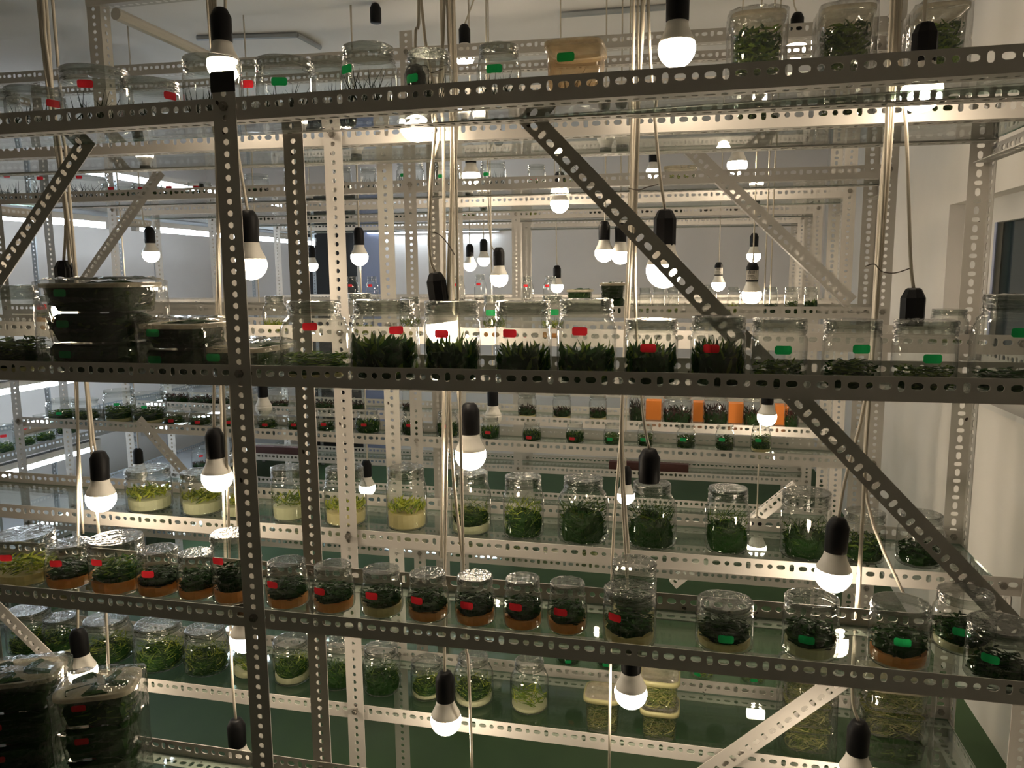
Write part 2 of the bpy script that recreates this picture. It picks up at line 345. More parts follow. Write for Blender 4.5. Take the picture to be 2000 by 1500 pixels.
# racks: Y of front/rear beams and the glass levels
R1 = dict(posts=[-2.315, -0.825, 0.74], yf=1.30, yr=1.54, sh=[(.289, .289), (-.1985, -.1985), (-.686, -.686), (-1.174, -1.174)], top=.372)
R2 = dict(posts=[-2.315, -0.825, 0.662], yf=1.74, yr=2.05, sh=[(.330, .300), (-.140, -.165), (-.660, -.676), (-1.142, -1.146)], top=.40)
R3 = dict(posts=[-2.69, -0.95, 0.592], yf=2.60, yr=2.84, sh=[(.767, .715), (.309, .291), (-.126, -.141), (-.591, -.623), (-1.026, -1.042), (-1.44, -1.44)], top=.83)
R4 = dict(posts=[-2.66, -1.05, 0.592], yf=3.20, yr=3.50, sh=[(.767, .715), (.309, .29), (-.126, -.141), (-.615, -.647), (-1.05, -1.06)], top=.83)
R5 = dict(posts=[-2.60, -0.86, 0.588], yf=3.90, yr=4.15, sh=[(.31, .284), (-.14, -.155), (-.60, -.62), (-1.03, -1.03)], top=.45)
R6 = dict(posts=[-2.60, -1.00, 0.612], yf=4.60, yr=4.88, sh=[(.31, .284), (-.14, -.155), (-.60, -.62), (-1.03, -1.03)], top=.45)
NAMES = ['nearest', 'second', 'third', 'fourth', 'fifth', 'farthest']
LAB = ['cream painted slotted angle rack closest to the viewer, front beams in shadow', 'cream slotted angle rack lit by bulbs, directly behind the nearest rack',
       'third cream slotted angle rack, across the narrow aisle', 'fourth cream slotted angle rack holding dark red plants', 'fifth cream slotted angle rack, beyond the dark red plants', 'farthest cream slotted angle rack before the grey end wall']
SHN = {4: ['top', 'middle', 'low', 'bottom'], 6: ['topmost', 'upper', 'middle', 'low', 'bottom', 'floor-level'], 5: ['topmost', 'upper', 'middle', 'low', 'bottom']}
racks = []
for k, R in enumerate((R1, R2, R3, R4, R5, R6)):
    rk = build_rack(LAB[k], R['posts'], R['yf'], R['yr'], [(Z(a), Z(b)) for a, b in R['sh']], Z(R['top']), {0: (Z(.322), Z(.292))} if k == 0 else None, 0.06 if k == 1 else 0.0, 0 if k < 2 else 1, 'paint' if k < 2 else 'paint_far')
    racks.append(rk)
    for i, (a, b) in enumerate(R['sh']):
        if k in (2, 3) and i == 0: continue
        x0, x1 = R['posts'][0] - 0.015, R['posts'][-1] + 0.015
        glass_shelf('clear %sglass shelf, %s tier of the %s rack' % ('', SHN[len(R['sh'])][i], NAMES[k]), x0, x1, R['yf'] + 0.006, R['yr'] - 0.006, Z(a) + 0.0005, Z(b) + 0.0005, lift=0.016 if (k, i) == (0, 0) else 0.0)
def shz(R, i, x):
    a, b = R['sh'][i]; x0, x1 = R['posts'][0], R['posts'][-1]; return Z(a + (b - a) * (x - x0) / (x1 - x0)) + (0.0058 if (R is not R1 or i) else 0.0125)
# braces
brace(racks[0], at(990, 215, 1.537), at(1998, 1275, 1.537), flip=False, wa=0.042)
brace(racks[0], at(172, 241, 1.537), at(-330, 1011, 1.537), flip=True, wa=0.042)
brace(racks[1], at(-80, 1132, 1.735), at(140, 1345, 1.735), flip=False)
brace(racks[1], at(1300, 1590, 1.735), at(1658, 1343, 1.735), flip=False, wa=0.046)
brace(racks[2], at(1312, 276, 2.595), at(1652, 600, 2.595), lod=1, mat='paint_far')
brace(racks[2], (-1.95, 2.595, Z(.42)), (-2.53, 2.595, Z(-.20)), lod=1, mat='paint_far', flip=True)
brace(racks[2], (-2.13, 2.595, Z(-.56)), (-1.63, 2.595, Z(-1.10)), lod=1, mat='paint_far')
brace(racks[3], (0.435, 3.195, Z(-.835)), (-0.05, 3.195, Z(-1.29)), lod=1, mat='paint_far', flip=True)
# black tape on the stub of the middle front post, and an extra high frame on the third rack
link('tape', mesh('tape', *box_vf(-0.0245, 0.0245, -0.0012, -0.0002, 0, 0.034), 'black_tape'), None, racks[0], Matrix.Translation(Vector((-0.825, 1.2955, Z(.336))) - racks[0].location))
fr = thing('ceiling_frame', 'slotted angle frame with sloping tube high above the second rack', 'frame', (-1.6, 2.05, Z(.5)))
angle('post', fr, (-1.70, 2.06, Z(.44)), (0, 0, 1), (-1, 0, 0), 0.62, 'o', 0.046, 0.04, 0.0212, 0.023, 0.02, 1, 'paint_far')
angle('beam', fr, (-1.74, 2.05, Z(.80)), (1, 0, 0), (0, 0, 1), 0.85, lod=1, mat='paint_far')
v, f = tube_vf([(-0.04, 0.0, 0.27), (-0.01, 0.42, 0.255)], 0.018, 10); link('tube', mesh('tube', v, f, 'paint_far'), None, fr)

# ------------------------------------------------------------------ jar shapes (unit diameter, unit height)
PROF = {
 'neck': [(0.36, 0.0), (0.46, 0.015), (0.495, 0.05), (0.5, 0.10), (0.5, 0.60), (0.485, 0.67), (0.43, 0.75), (0.36, 0.81), (0.335, 0.835), (0.335, 0.855), (0.375, 0.865), (0.378, 0.89), (0.345, 0.90), (0.342, 0.93), (0.362, 0.94), (0.362, 1.0)],
 'straight': [(0.38, 0.0), (0.475, 0.015), (0.498, 0.05), (0.5, 0.10), (0.5, 0.69), (0.49, 0.74), (0.455, 0.775), (0.44, 0.81), (0.475, 0.82), (0.478, 0.85), (0.442, 0.86), (0.442, 0.91), (0.465, 0.92), (0.465, 1.0)],
 'small': [(0.30, 0.0), (0.42, 0.02), (0.475, 0.07), (0.495, 0.15), (0.5, 0.30), (0.492, 0.52), (0.465, 0.66), (0.40, 0.765), (0.365, 0.80), (0.36, 0.83), (0.42, 0.845), (0.424, 0.875), (0.385, 0.885), (0.385, 0.91), (0.41, 0.92), (0.41, 1.0)],
 'wide': [(0.36, 0.0), (0.46, 0.015), (0.495, 0.05), (0.5, 0.10), (0.5, 0.64), (0.485, 0.70), (0.44, 0.77), (0.395, 0.81), (0.39, 0.84), (0.435, 0.85), (0.438, 0.88), (0.40, 0.89), (0.40, 0.93), (0.424, 0.94), (0.424, 1.0)],
}
JM = {}
for k, pr in PROF.items():
    inner = [(pr[-1][0] - 0.03, 1.0), (pr[-1][0] - 0.035, 0.84)]            # thick rim, thin wall below
    v, f = lathe(pr + inner, 28, True, False)
    def rimmi(v, f): return [1 if min(v[q][2] for q in fc) > 0.815 or max(v[q][2] for q in fc) < 0.03 else 0 for fc in f]
    JM[k, 0] = mesh('jar_' + k, v, f, mats=('jar_glass', 'rim_glass'), mi=rimmi(v, f), smooth=True); JM[k, 1] = mesh('jarfog_' + k, v, f, mats=('jar_fogged', 'rim_glass'), mi=rimmi(v, f), smooth=True)
    v, f = lathe(pr, 16, True, False); JM[k, 2] = mesh('jarfar_' + k, v, f, mats=('jar_glass', 'rim_glass'), mi=rimmi(v, f), smooth=True)
    rt = pr[-1][0]; n0 = next(i for i, (r, z) in enumerate(pr) if z > 0.74)
    for q in range(2):
        rr = random.Random(q + 5); skirt = [(pr[n0][0] + 0.012, pr[n0][1])]
        z = pr[n0][1]
        while z < 0.985:
            z += 0.022; r0 = max(rt, 0.0); r1 = pr[n0][0]; tt = min(1, (z - pr[n0][1]) / 0.06); r = max(r1 * (1 - tt) + rt * tt, rt) + rr.uniform(0.006, 0.022); skirt.append((r, z))
        skirt += [(rt + 0.012, 1.006), (rt - 0.02, 1.008), (rt * 0.6, 1.002), (rt * 0.2, 0.998)]
        v, f = lathe(skirt, 28, False, True, 0.02, q); nf = len(f); top = 28 * (len(skirt) - 4)
        JM[k, 'film', q] = mesh('film_' + k, v, f, mats=('film', 'film_top'), mi=[1 if i >= top else 0 for i in range(nf)], smooth=True)
v, f = lathe([(0.30, 0.0), (0.45, 0.06), (0.465, 0.5), (0.465, 1.0)], 22, True, True)
AG = {k: mesh('medium', v, f, k, False) for k in ('agar', 'agar_orange', 'agar_pale')}

LM = []
def cluster(kind, seed, mat, square=False, mat2=None, share=0.3, nocore=False, mult=1.0):
    rnd = random.Random(seed); v = []; f = []; mis = []
    def leaf(b, d, ln, wd, bend, zs=1.0):
        d = d.normalized(); side = d.cross(Vector((rnd.uniform(-1, 1), rnd.uniform(-1, 1), 0.2)));
        if side.length < 1e-3: side = Vector((1, 0, 0))
        side.normalize(); n = len(v); out = Vector((b.x, b.y, 0)); p = Vector(b); seg = 3
        for k in range(seg + 1):
            t = k / seg; ww = wd * (math.sin(math.pi * (0.18 + 0.82 * t)) if kind not in ('grass', 'dense') else 1 - t * 0.9)
            q = p + d * ln * t + Vector((d.x, d.y, -0.6)) * bend * t * t
            q.z = max(0.01, q.z); rad = math.hypot(q.x, q.y)
            if rad > 0.485: q.x *= 0.485 / rad; q.y *= 0.485 / rad
            v.append(q - side * ww / 2); v.append(q + side * ww / 2)
        m_ = 2 if mat2 and rnd.random() < share * (0.5 + b.z) else 0
        for k in range(seg): f.append((n + 2 * k, n + 2 * k + 1, n + 2 * k + 3, n + 2 * k + 2)); mis.append(m_)
    def disc(r=0.46):
        a = rnd.uniform(0, 6.283); q = r * math.sqrt(rnd.random()); return q * math.cos(a), q * math.sin(a)
    core = 0 if nocore else {'broad': 0.60, 'moss': 0.40, 'dense': 0.55, 'red': 0.5}.get(kind, 0)
    if square and core: core = 0.9
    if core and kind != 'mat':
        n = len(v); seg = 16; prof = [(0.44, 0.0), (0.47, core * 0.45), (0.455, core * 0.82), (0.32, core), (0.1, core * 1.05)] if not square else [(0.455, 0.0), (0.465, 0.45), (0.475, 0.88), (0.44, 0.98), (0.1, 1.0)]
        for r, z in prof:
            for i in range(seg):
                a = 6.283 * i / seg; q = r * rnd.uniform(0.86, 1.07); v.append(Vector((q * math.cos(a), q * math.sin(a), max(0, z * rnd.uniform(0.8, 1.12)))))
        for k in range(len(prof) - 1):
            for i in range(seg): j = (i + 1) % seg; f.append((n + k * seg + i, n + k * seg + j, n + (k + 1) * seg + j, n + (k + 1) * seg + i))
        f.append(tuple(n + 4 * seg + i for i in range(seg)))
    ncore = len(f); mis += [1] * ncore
    cnt = {'broad': 260, 'moss': 420, 'dense': 420, 'red': 240, 'grass': 75, 'light': 170, 'sparse': 90, 'mat': 260}[kind]
    for i in range(int(cnt * mult)):
        x, y = disc(); o = Vector((x, y, 0))
        if kind == 'broad': leaf(Vector((x, y, rnd.uniform(0.05, 0.6))), Vector((x * 1.3 + rnd.uniform(-.5, .5), y * 1.3 + rnd.uniform(-.5, .5), rnd.uniform(.5, 1.2))), rnd.uniform(0.22, 0.42), rnd.uniform(0.05, 0.09), rnd.uniform(0, 0.15))
        elif kind == 'moss': leaf(Vector((x, y, rnd.uniform(0.0, 0.75))), Vector((rnd.uniform(-1, 1), rnd.uniform(-1, 1), rnd.uniform(-.2, 1))), rnd.uniform(0.10, 0.24), rnd.uniform(0.035, 0.075), rnd.uniform(0, 0.15))
        elif kind == 'dense': leaf(Vector((x, y, rnd.uniform(0.0, 0.72))), Vector((x + rnd.uniform(-.7, .7), y + rnd.uniform(-.7, .7), rnd.uniform(.3, 1))), rnd.uniform(0.2, 0.42), rnd.uniform(0.016, 0.03), rnd.uniform(0, 0.35))
        elif kind == 'red': leaf(Vector((x, y, rnd.uniform(0.0, 0.6))), Vector((x + rnd.uniform(-.6, .6), y + rnd.uniform(-.6, .6), rnd.uniform(.4, 1))), rnd.uniform(0.2, 0.4), rnd.uniform(0.03, 0.06), rnd.uniform(0, 0.1))
        elif kind == 'grass': leaf(Vector((x, y, 0)), Vector((rnd.uniform(-.35, .35), rnd.uniform(-.35, .35), 1)), rnd.uniform(0.45, 1.15), 0.034, rnd.uniform(0, 0.3))
        elif kind == 'light': leaf(Vector((x, y, rnd.uniform(0, 0.3))), Vector((rnd.uniform(-.6, .6), rnd.uniform(-.6, .6), rnd.uniform(.5, 1))), rnd.uniform(0.3, 0.6), rnd.uniform(0.04, 0.07), rnd.uniform(0, 0.2))
        elif kind == 'sparse': leaf(Vector((x, y, rnd.uniform(0, 0.3))), Vector((rnd.uniform(-.8, .8), rnd.uniform(-.8, .8), rnd.uniform(.4, 1))), rnd.uniform(0.3, 0.7), rnd.uniform(0.03, 0.05), rnd.uniform(0, 0.3))
        else: leaf(Vector((x, y, rnd.uniform(0, 0.9))), Vector((rnd.uniform(-1, 1), rnd.uniform(-1, 1), rnd.uniform(-.6, .6))), rnd.uniform(0.25, 0.5), rnd.uniform(0.012, 0.03), rnd.uniform(0, 0.3))
    if square:
        for p in v:
            rr = math.hypot(p.x, p.y)
            if rr > 1e-6:
                c, si = abs(p.x / rr), abs(p.y / rr); q = 1.0 / (c ** 4.5 + si ** 4.5) ** (1 / 4.5) * min(1.06, 1 + 0.06 * p.z); p.x *= q; p.y *= q
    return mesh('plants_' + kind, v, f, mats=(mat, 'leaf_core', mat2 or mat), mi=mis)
PL = {}; TUBPL = {}
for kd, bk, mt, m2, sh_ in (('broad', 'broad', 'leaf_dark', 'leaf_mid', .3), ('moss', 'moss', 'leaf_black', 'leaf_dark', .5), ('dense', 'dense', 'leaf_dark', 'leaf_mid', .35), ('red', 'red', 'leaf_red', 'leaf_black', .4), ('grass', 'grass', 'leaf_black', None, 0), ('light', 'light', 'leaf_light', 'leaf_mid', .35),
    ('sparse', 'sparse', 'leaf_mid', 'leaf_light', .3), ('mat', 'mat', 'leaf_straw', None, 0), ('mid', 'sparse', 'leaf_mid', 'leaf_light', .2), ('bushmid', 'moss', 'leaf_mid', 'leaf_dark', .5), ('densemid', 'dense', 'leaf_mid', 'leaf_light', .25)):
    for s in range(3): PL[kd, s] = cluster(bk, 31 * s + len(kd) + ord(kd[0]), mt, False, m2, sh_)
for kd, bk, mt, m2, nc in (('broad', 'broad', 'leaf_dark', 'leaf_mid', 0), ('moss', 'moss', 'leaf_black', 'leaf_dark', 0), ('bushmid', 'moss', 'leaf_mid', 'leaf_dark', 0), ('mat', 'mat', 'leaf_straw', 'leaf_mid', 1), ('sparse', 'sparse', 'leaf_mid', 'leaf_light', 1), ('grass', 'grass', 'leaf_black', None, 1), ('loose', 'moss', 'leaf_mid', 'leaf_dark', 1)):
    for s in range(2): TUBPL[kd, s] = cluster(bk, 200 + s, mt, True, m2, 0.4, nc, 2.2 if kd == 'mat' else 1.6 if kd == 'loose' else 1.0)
PWORD = {'loose': 'loose leafy sprigs', 'broad': 'bushy dark leaves', 'moss': 'curly blackish plants', 'dense': 'dense dark blades', 'red': 'dark red plants', 'grass': 'wispy grass', 'light': 'yellow-green sprouts', 'sparse': 'sparse green sprigs',
         'mid': 'green sprigs', 'bushmid': 'low green tufts', 'densemid': 'tall green blades', 'mat': 'straw-coloured roots', None: 'nothing green'}
CUT = [(-1.0, 0.62), (-0.80, 1.0), (-0.4, 1.0), (0.0, 1.0), (0.4, 1.0), (0.80, 1.0), (1.0, 0.62)]
def sticker(parent, r, ang, z, sw=0.029, shh=0.0145, tilt=0.0, mat='red_sticker'):
    v = []; f = []; rr = r + 0.0009
    for u, h in CUT:
        for s in (-1, 1):
            x = u * sw / 2; zz = z + s * h * shh / 2 + x * math.tan(tilt); a = ang + x / rr
            v.append((rr * math.sin(a), -rr * math.cos(a), zz))
    for k in range(len(CUT) - 1): f.append((2 * k, 2 * k + 2, 2 * k + 3, 2 * k + 1))
    return link('sticker', mesh('sticker', v, f, mat), None, parent)
cnt = 0
def jar(label, X, Y, z, D, H, style='small', plant='moss', ph=0.3, agar=None, ah=0.12, st=None, fog=0, film=True, group=None, far=False, tilt=0.0):
    global cnt; cnt += 1
    t = thing('culture_jar', label, 'jar', (X, Y, z), group, random.uniform(-0.05, 0.05) if far else 0.0)
    sc = Matrix.Diagonal((D, D, H, 1))
    link('glass_body', JM[style, 2 if far else fog], None, t, sc)
    if film and not far: link('film_cover', JM[style, 'film', cnt % 2], None, t, Matrix.Rotation(cnt * 1.3, 4, 'Z') @ sc)
    z0 = 0.006
    if agar:
        link('culture_medium', AG[agar], None, t, Matrix.Translation((0, 0, 0.005)) @ Matrix.Diagonal((D * 0.98, D * 0.98, H * ah, 1))); z0 = 0.005 + H * ah
    if plant: link('plants', PL[plant, cnt % 3], None, t, Matrix.Translation((0, 0, z0)) @ Matrix.Rotation(cnt * 2.1, 4, 'Z') @ Matrix.Diagonal((D * 0.94, D * 0.94, H * ph * {'broad': 1.3, 'bushmid': 1.2, 'grass': 1.25, 'light': 1.15, 'moss': 0.95}.get(plant, 1.1), 1)))
    if st:
        col, sx, sy, sw, sh_ = st; r = D / 2 if style == 'straight' else D * 0.495; phi = 0
        for _ in range(3):
            P = at(sx, sy, Y - r * math.cos(phi)); phi = math.asin(max(-0.97, min(0.97, (P.x - X) / r)))
        zz = max(0.02, min(H * (0.70 if style != 'straight' else 0.8), P.z - z))
        s = sticker(t, r, phi, zz, sw, sh_, tilt, 'red_sticker' if col == 'r' else 'green_sticker')
    return t
def place_row(rack, sh, Yc, rows, where, group, below, far=False, sw=0.029, shh=0.0145, start=0, name='jar'):
    """rows: (x_left, x_right, y_top, style, plant, plant_h, agar, agar_h, sticker(col, sx, sy) or None, extra dict) in photo pixels, Yc the depth of the row"""
    n = 0
    for row in rows:
        xl, xr, yt, style, plant, ph, ag, ah, st = row[:9]; ex = row[9] if len(row) > 9 else {}
        Yj = ex.get('Y', Yc); xc = (xl + xr) / 2; yb = yt + 100
        X = at(xc, yt + (xr - xl) * 0.6, Yj).x; D = (at(xr, yt, Yj).x - at(xl, yt, Yj).x) * 0.985; z = shz(rack, sh, X)
        neck = PROF[style][-1][0] * D; Yt = Yj + (-neck if below else neck) * (0.9 if sh != 1 or rack is not R1 else 0.3)
        H = at(xc, yt, Yt).z - z; H = max(0.03, H); lab = ex.get('label')
        if not lab:
            s = {'r': 'red-stickered', 'g': 'green-stickered'}[st[0]] if st else 'unlabelled'
            lab = '%s jar, %s, %s from left, %s' % (s, PWORD[plant], ORD[n + start], where)
        n += 1
        jar(lab, X, Yj, z, D, H, style, plant, ph, ag, ah, (st[0], st[1], st[2], ex.get('sw', sw), ex.get('sh', shh)) if st else None, ex.get('fog', 0), ex.get('film', True), group, far, ex.get('tilt', 0.0))
r_, g_ = 'r', 'g'
# nearest rack, top shelf
place_row(R1, 0, 1.385, [
 (-75, 26, 165, 'straight', 'grass', .3, None, .1, None), (25, 118, 163, 'straight', 'grass', .5, None, .1, (r_, 125, 201)), (132, 245, 122, 'straight', 'grass', .45, None, .1, (r_, 165, 163)),
 (246, 345, 147, 'straight', 'grass', .36, None, .1, (r_, 323, 182)), (365, 468, 102, 'straight', 'grass', .45, None, .1, None), (505, 612, 105, 'straight', 'grass', .42, None, .1, (g_, 545, 159)),
 (667, 775, 80, 'wide', 'grass', .5, None, .1, (g_, 676, 135)), (792, 884, 93, 'wide', 'grass', .48, None, .1, (g_, 804, 153)), (931, 1018, 82, 'wide', 'grass', .42, None, .1, (g_, 965, 134))],
 'top shelf of nearest rack', 'jars along the nearest top shelf', True)
place_row(R1, 0, 1.475, [(468, 512, 116, 'straight', 'grass', .4, None, .1, (r_, 481, 164)), (608, 690, 108, 'straight', 'grass', .5, None, .1, None)], 'nearest top shelf back row', 'jars along the nearest top shelf', True)
# nearest rack, middle shelf
F = dict(fog=1)
place_row(R1, 1, 1.378, [
 (-46, 79, 558, 'neck', 'bushmid', .33, 'agar', .05, None, F), (553, 680, 588, 'neck', 'bushmid', .26, 'agar', .05, (r_, 605, 637), F), (687, 816, 586, 'wide', 'broad', .50, None, .04, (r_, 773, 645), F),
 (829, 938, 588, 'straight', 'broad', .48, None, .04, (r_, 862, 652), F), (966, 1078, 588, 'straight', 'broad', .42, None, .04, (r_, 995, 651), F), (1086, 1205, 585, 'wide', 'broad', .42, None, .04, (r_, 1132, 647), F),
 (1218, 1325, 623, 'straight', 'broad', .56, None, .04, (r_, 1266, 680), F), (1346, 1458, 618, 'straight', 'broad', .58, None, .04, (r_, 1389, 681), F), (1464, 1578, 622, 'straight', 'bushmid', .36, None, .03, (g_, 1530, 684), F),
 (1603, 1722, 624, 'straight', 'bushmid', .38, None, .03, (g_, 1683, 682), F), (1739, 1870, 625, 'straight', 'bushmid', .32, None, .03, (g_, 1822, 701), F), (1893, 2060, 576, 'neck', 'moss', .25, None, .03, (g_, 1996, 650), F)],
 'middle shelf of nearest rack', 'jars along the nearest middle shelf', False, sw=0.0275)
# nearest rack, low shelf
place_row(R1, 2, 1.402, [
 (0, 97, 1024, 'straight', 'light', .30, 'agar', .22, (r_, 11, 1090)), (97, 176, 1047, 'small', 'moss', .36, 'agar_orange', .22, (r_, 106, 1077)), (183, 274, 1034, 'straight', 'bushmid', .30, 'agar_orange', .22, (r_, 188, 1099)),
 (272, 348, 1060, 'small', 'moss', .34, 'agar_orange', .22, (r_, 288, 1122)), (350, 419, 1068, 'small', 'moss', .48, 'agar_orange', .18, None), (416, 490, 1029, 'straight', 'moss', .42, 'agar_orange', .16, (r_, 425, 1096)),
 (522, 600, 1084, 'small', 'moss', .40, 'agar_orange', .20, (r_, 531, 1142)), (612, 690, 1091, 'small', 'moss', .34, 'agar_orange', .20, (r_, 623, 1155)), (706, 785, 1099, 'small', 'moss', .38, 'agar', .20, (r_, 725, 1164)),
 (796, 876, 1107, 'small', 'moss', .42, 'agar_orange', .20, (r_, 813, 1173)), (888, 968, 1112, 'small', 'moss', .42, 'agar_orange', .20, (r_, 911, 1183)), (982, 1060, 1118, 'small', 'moss', .42, 'agar_orange', .20, (r_, 1006, 1186)),
 (1068, 1148, 1126, 'small', 'moss', .42, 'agar_orange', .20, (r_, 1094, 1196)), (1176, 1283, 1132, 'straight', 'moss', .36, 'agar', .18, (r_, 1200, 1206), dict(Y=1.382)), (1356, 1473, 1154, 'straight', 'moss', .40, 'agar', .16, (g_, 1418, 1249)),
 (1526, 1640, 1150, 'straight', 'moss', .42, 'agar_pale', .18, (g_, 1575, 1250)), (1694, 1818, 1159, 'straight', 'moss', .38, 'agar_orange', .18, (g_, 1763, 1255)), (1882, 2022, 1197, 'straight', 'moss', .42, None, .1, (g_, 1934, 1287), dict(Y=1.372))],
 'low shelf of nearest rack', 'jars along the nearest low shelf', False, sw=0.0275, shh=0.0145)
place_row(R1, 2, 1.482, [(1193, 1284, 1084, 'straight', 'moss', .3, 'agar', .15, None), (1818, 1945, 1140, 'wide', 'moss', .42, 'agar_pale', .12, (g_, 1878, 1235))], 'nearest low shelf back row', 'jars along the nearest low shelf', False)
# second rack, low shelf
place_row(R2, 2, 1.885, [
 (253, 328, 905, 'straight', 'light', .36, 'agar_pale', .26, None), (358, 428, 912, 'straight', 'light', .34, 'agar_pale', .26, None), (438, 500, 928, 'small', 'light', .34, 'agar_pale', .26, None), (532, 595, 905, 'straight', 'sparse', .40, 'agar_pale', .24, None),
 (635, 713, 905, 'wide', 'light', .30, 'agar', .2, None), (755, 832, 905, 'wide', 'light', .28, 'agar', .24, None), (880, 958, 914, 'wide', 'densemid', .36, 'agar_pale', .12, None), (982, 1062, 922, 'wide', 'densemid', .62, None, .1, None),
 (1088, 1190, 925, 'neck', 'dense', .66, None, .1, None), (1222, 1323, 935, 'neck', 'dense', .68, None, .1, None), (1376, 1466, 945, 'wide', 'dense', .62, None, .1, None), (1523, 1625, 950, 'straight', 'dense', .55, None, .1, None),
 (1645, 1730, 990, 'straight', 'bushmid', .5, None, .1, None), (1750, 1845, 994, 'wide', 'moss', .5, None, .1, None)],
 'low shelf of second rack', 'jars on the second rack low shelf', False)
# second rack, bottom shelf
place_row(R2, 3, 1.88, [
 (22, 94, 1174, 'wide', 'densemid', .45, None, .1, None), (90, 146, 1193, 'wide', 'bushmid', .45, 'agar_pale', .12, None), (170, 250, 1190, 'wide', 'densemid', .5, None, .1, None), (268, 354, 1198, 'wide', 'densemid', .55, None, .1, None),
 (364, 440, 1210, 'wide', 'densemid', .6, None, .1, None), (456, 512, 1228, 'small', 'sparse', .5, 'agar_pale', .15, None), (536, 602, 1234, 'straight', 'densemid', .45, 'agar_pale', .15, None), (628, 688, 1240, 'straight', 'dense', .5, None, .1, None),
 (710, 780, 1250, 'wide', 'dense', .55, None, .1, None), (803, 864, 1277, 'straight', 'densemid', .45, 'agar_pale', .1, None), (886, 963, 1268, 'neck', 'densemid', .4, 'agar_pale', .12, None), (996, 1072, 1278, 'neck', 'sparse', .5, 'agar_pale', .08, None)],
 'bottom shelf of second rack', 'jars on the second rack bottom shelf', False)
# second rack, middle shelf (glimpsed between the nearest jars)
place_row(R2, 1, 1.84, [(74, 124, 577, 'small', 'sparse', .3, 'agar_orange', .35, (r_, 80, 597)), (515, 560, 578, 'neck', 'light', .45, None, .1, None), (678, 728, 573, 'small', 'light', .3, None, .1, None),
 (780, 822, 580, 'small', 'sparse', .4, 'agar', .2, None), (942, 990, 576, 'small', 'sparse', .4, 'agar_orange', .2, (g_, 959, 611)), (1056, 1102, 578, 'small', 'sparse', .35, 'agar_orange', .2, (g_, 1080, 610)),
 (1812, 1890, 603, 'wide', 'sparse', .2, None, .1, None)], 'middle shelf of second rack', 'jars on the second rack middle shelf', False)
# third rack, low shelf
lowr = []
for i, (a, b, yt, c) in enumerate([(97, 145, 775, g_), (146, 190, 776, None), (208, 260, 757, g_), (262, 320, 762, g_), (320, 358, 790, r_), (372, 411, 792, r_), (434, 470, 792, r_), (504, 541, 797, r_), (562, 596, 797, r_), (620, 653, 796, r_), (695, 742, 797, r_), (785, 826, 798, r_),
      (853, 896, 800, r_), (939, 976, 812, r_), (1020, 1058, 823, r_), (1104, 1142, 824, r_), (1178, 1213, 825, g_), (1244, 1277, 826, g_), (1320, 1360, 826, g_), (1396, 1436, 826, g_), (1465, 1508, 827, g_)]):
    st = (c, a + (b - a) * 0.35, yt + 33) if c else None
    lowr.append((a, b, yt, 'small' if i > 3 else 'straight', 'broad' if 9 < i < 16 else 'bushmid', .38 if i < 10 else .5, 'agar' if i in (2, 3, 20) else None, .1, st))
place_row(R3, 3, 2.755, lowr, 'low shelf of third rack', 'jars on the third rack low shelf', False, True, 0.022, 0.012)
# third rack, upper shelf
upr = []
for i, (a, b, yt, c, kd) in enumerate([(2, 62, 330, r_, 'grass'), (64, 120, 336, r_, 'grass'), (143, 205, 334, r_, 'grass'), (206, 262, 356, r_, 'bushmid'), (264, 316, 356, r_, 'bushmid'), (318, 368, 354, r_, 'bushmid'), (370, 412, 354, r_, 'bushmid'), (480, 524, 338, g_, 'red'),
      (556, 592, 328, None, 'grass'), (652, 686, 324, None, 'red'), (704, 735, 326, None, 'grass'), (775, 828, 314, g_, 'grass'), (850, 898, 316, g_, 'grass'), (938, 988, 312, g_, 'grass'), (1030, 1066, 320, r_, 'sparse'), (1090, 1126, 318, None, 'sparse')]):
    upr.append((a, b, yt, 'straight', kd, .5, None, .1, (c, a + 12, yt + 28 if i > 6 else yt + 12) if c else None))
place_row(R3, 1, 2.70, upr, 'upper shelf of third rack', 'jars on the third rack upper shelf', True, True, 0.024, 0.012)
# third rack, middle shelf
place_row(R3, 2, 2.70, [(a, b, yt, 'straight', kd, .45, None, .1, None) for a, b, yt, kd in [(1222, 1246, 560, None), (1248, 1272, 562, 'sparse'), (1274, 1300, 560, None), (1302, 1326, 562, 'sparse'), (1374, 1400, 556, None), (1420, 1446, 560, 'light'), (1492, 1520, 560, 'moss'), (1532, 1560, 560, 'bushmid'), (1570, 1598, 560, 'broad')]],
 'middle shelf of third rack', 'jars on the third rack middle shelf', False, True)
# third rack, bottom shelves
place_row(R3, 4, 2.70, [(a, b, yt, 'small', 'sparse', .3, 'agar', .25, None) for a, b, yt in [(560, 612, 1040), (700, 750, 1045), (880, 930, 1050), (985, 1032, 1058), (1046, 1094, 1060), (1122, 1172, 1062)]], 'bottom shelf of third rack', 'jars on the third rack bottom shelf', False, True)
place_row(R3, 5, 2.70, [(1085, 1134, 1272, 'small', 'moss', .5, None, .1, (g_, 1110, 1307)), (1165, 1212, 1278, 'small', 'moss', .45, None, .1, (g_, 1182, 1320)), (1345, 1396, 1290, 'small', 'sparse', .4, None, .1, (g_, 1362, 1337)), (1444, 1496, 1300, 'small', 'sparse', .4, None, .1, (g_, 1472, 1352))],
 'floor-level shelf of third rack', 'jars on the third rack floor-level shelf', False, True, 0.024, 0.012)
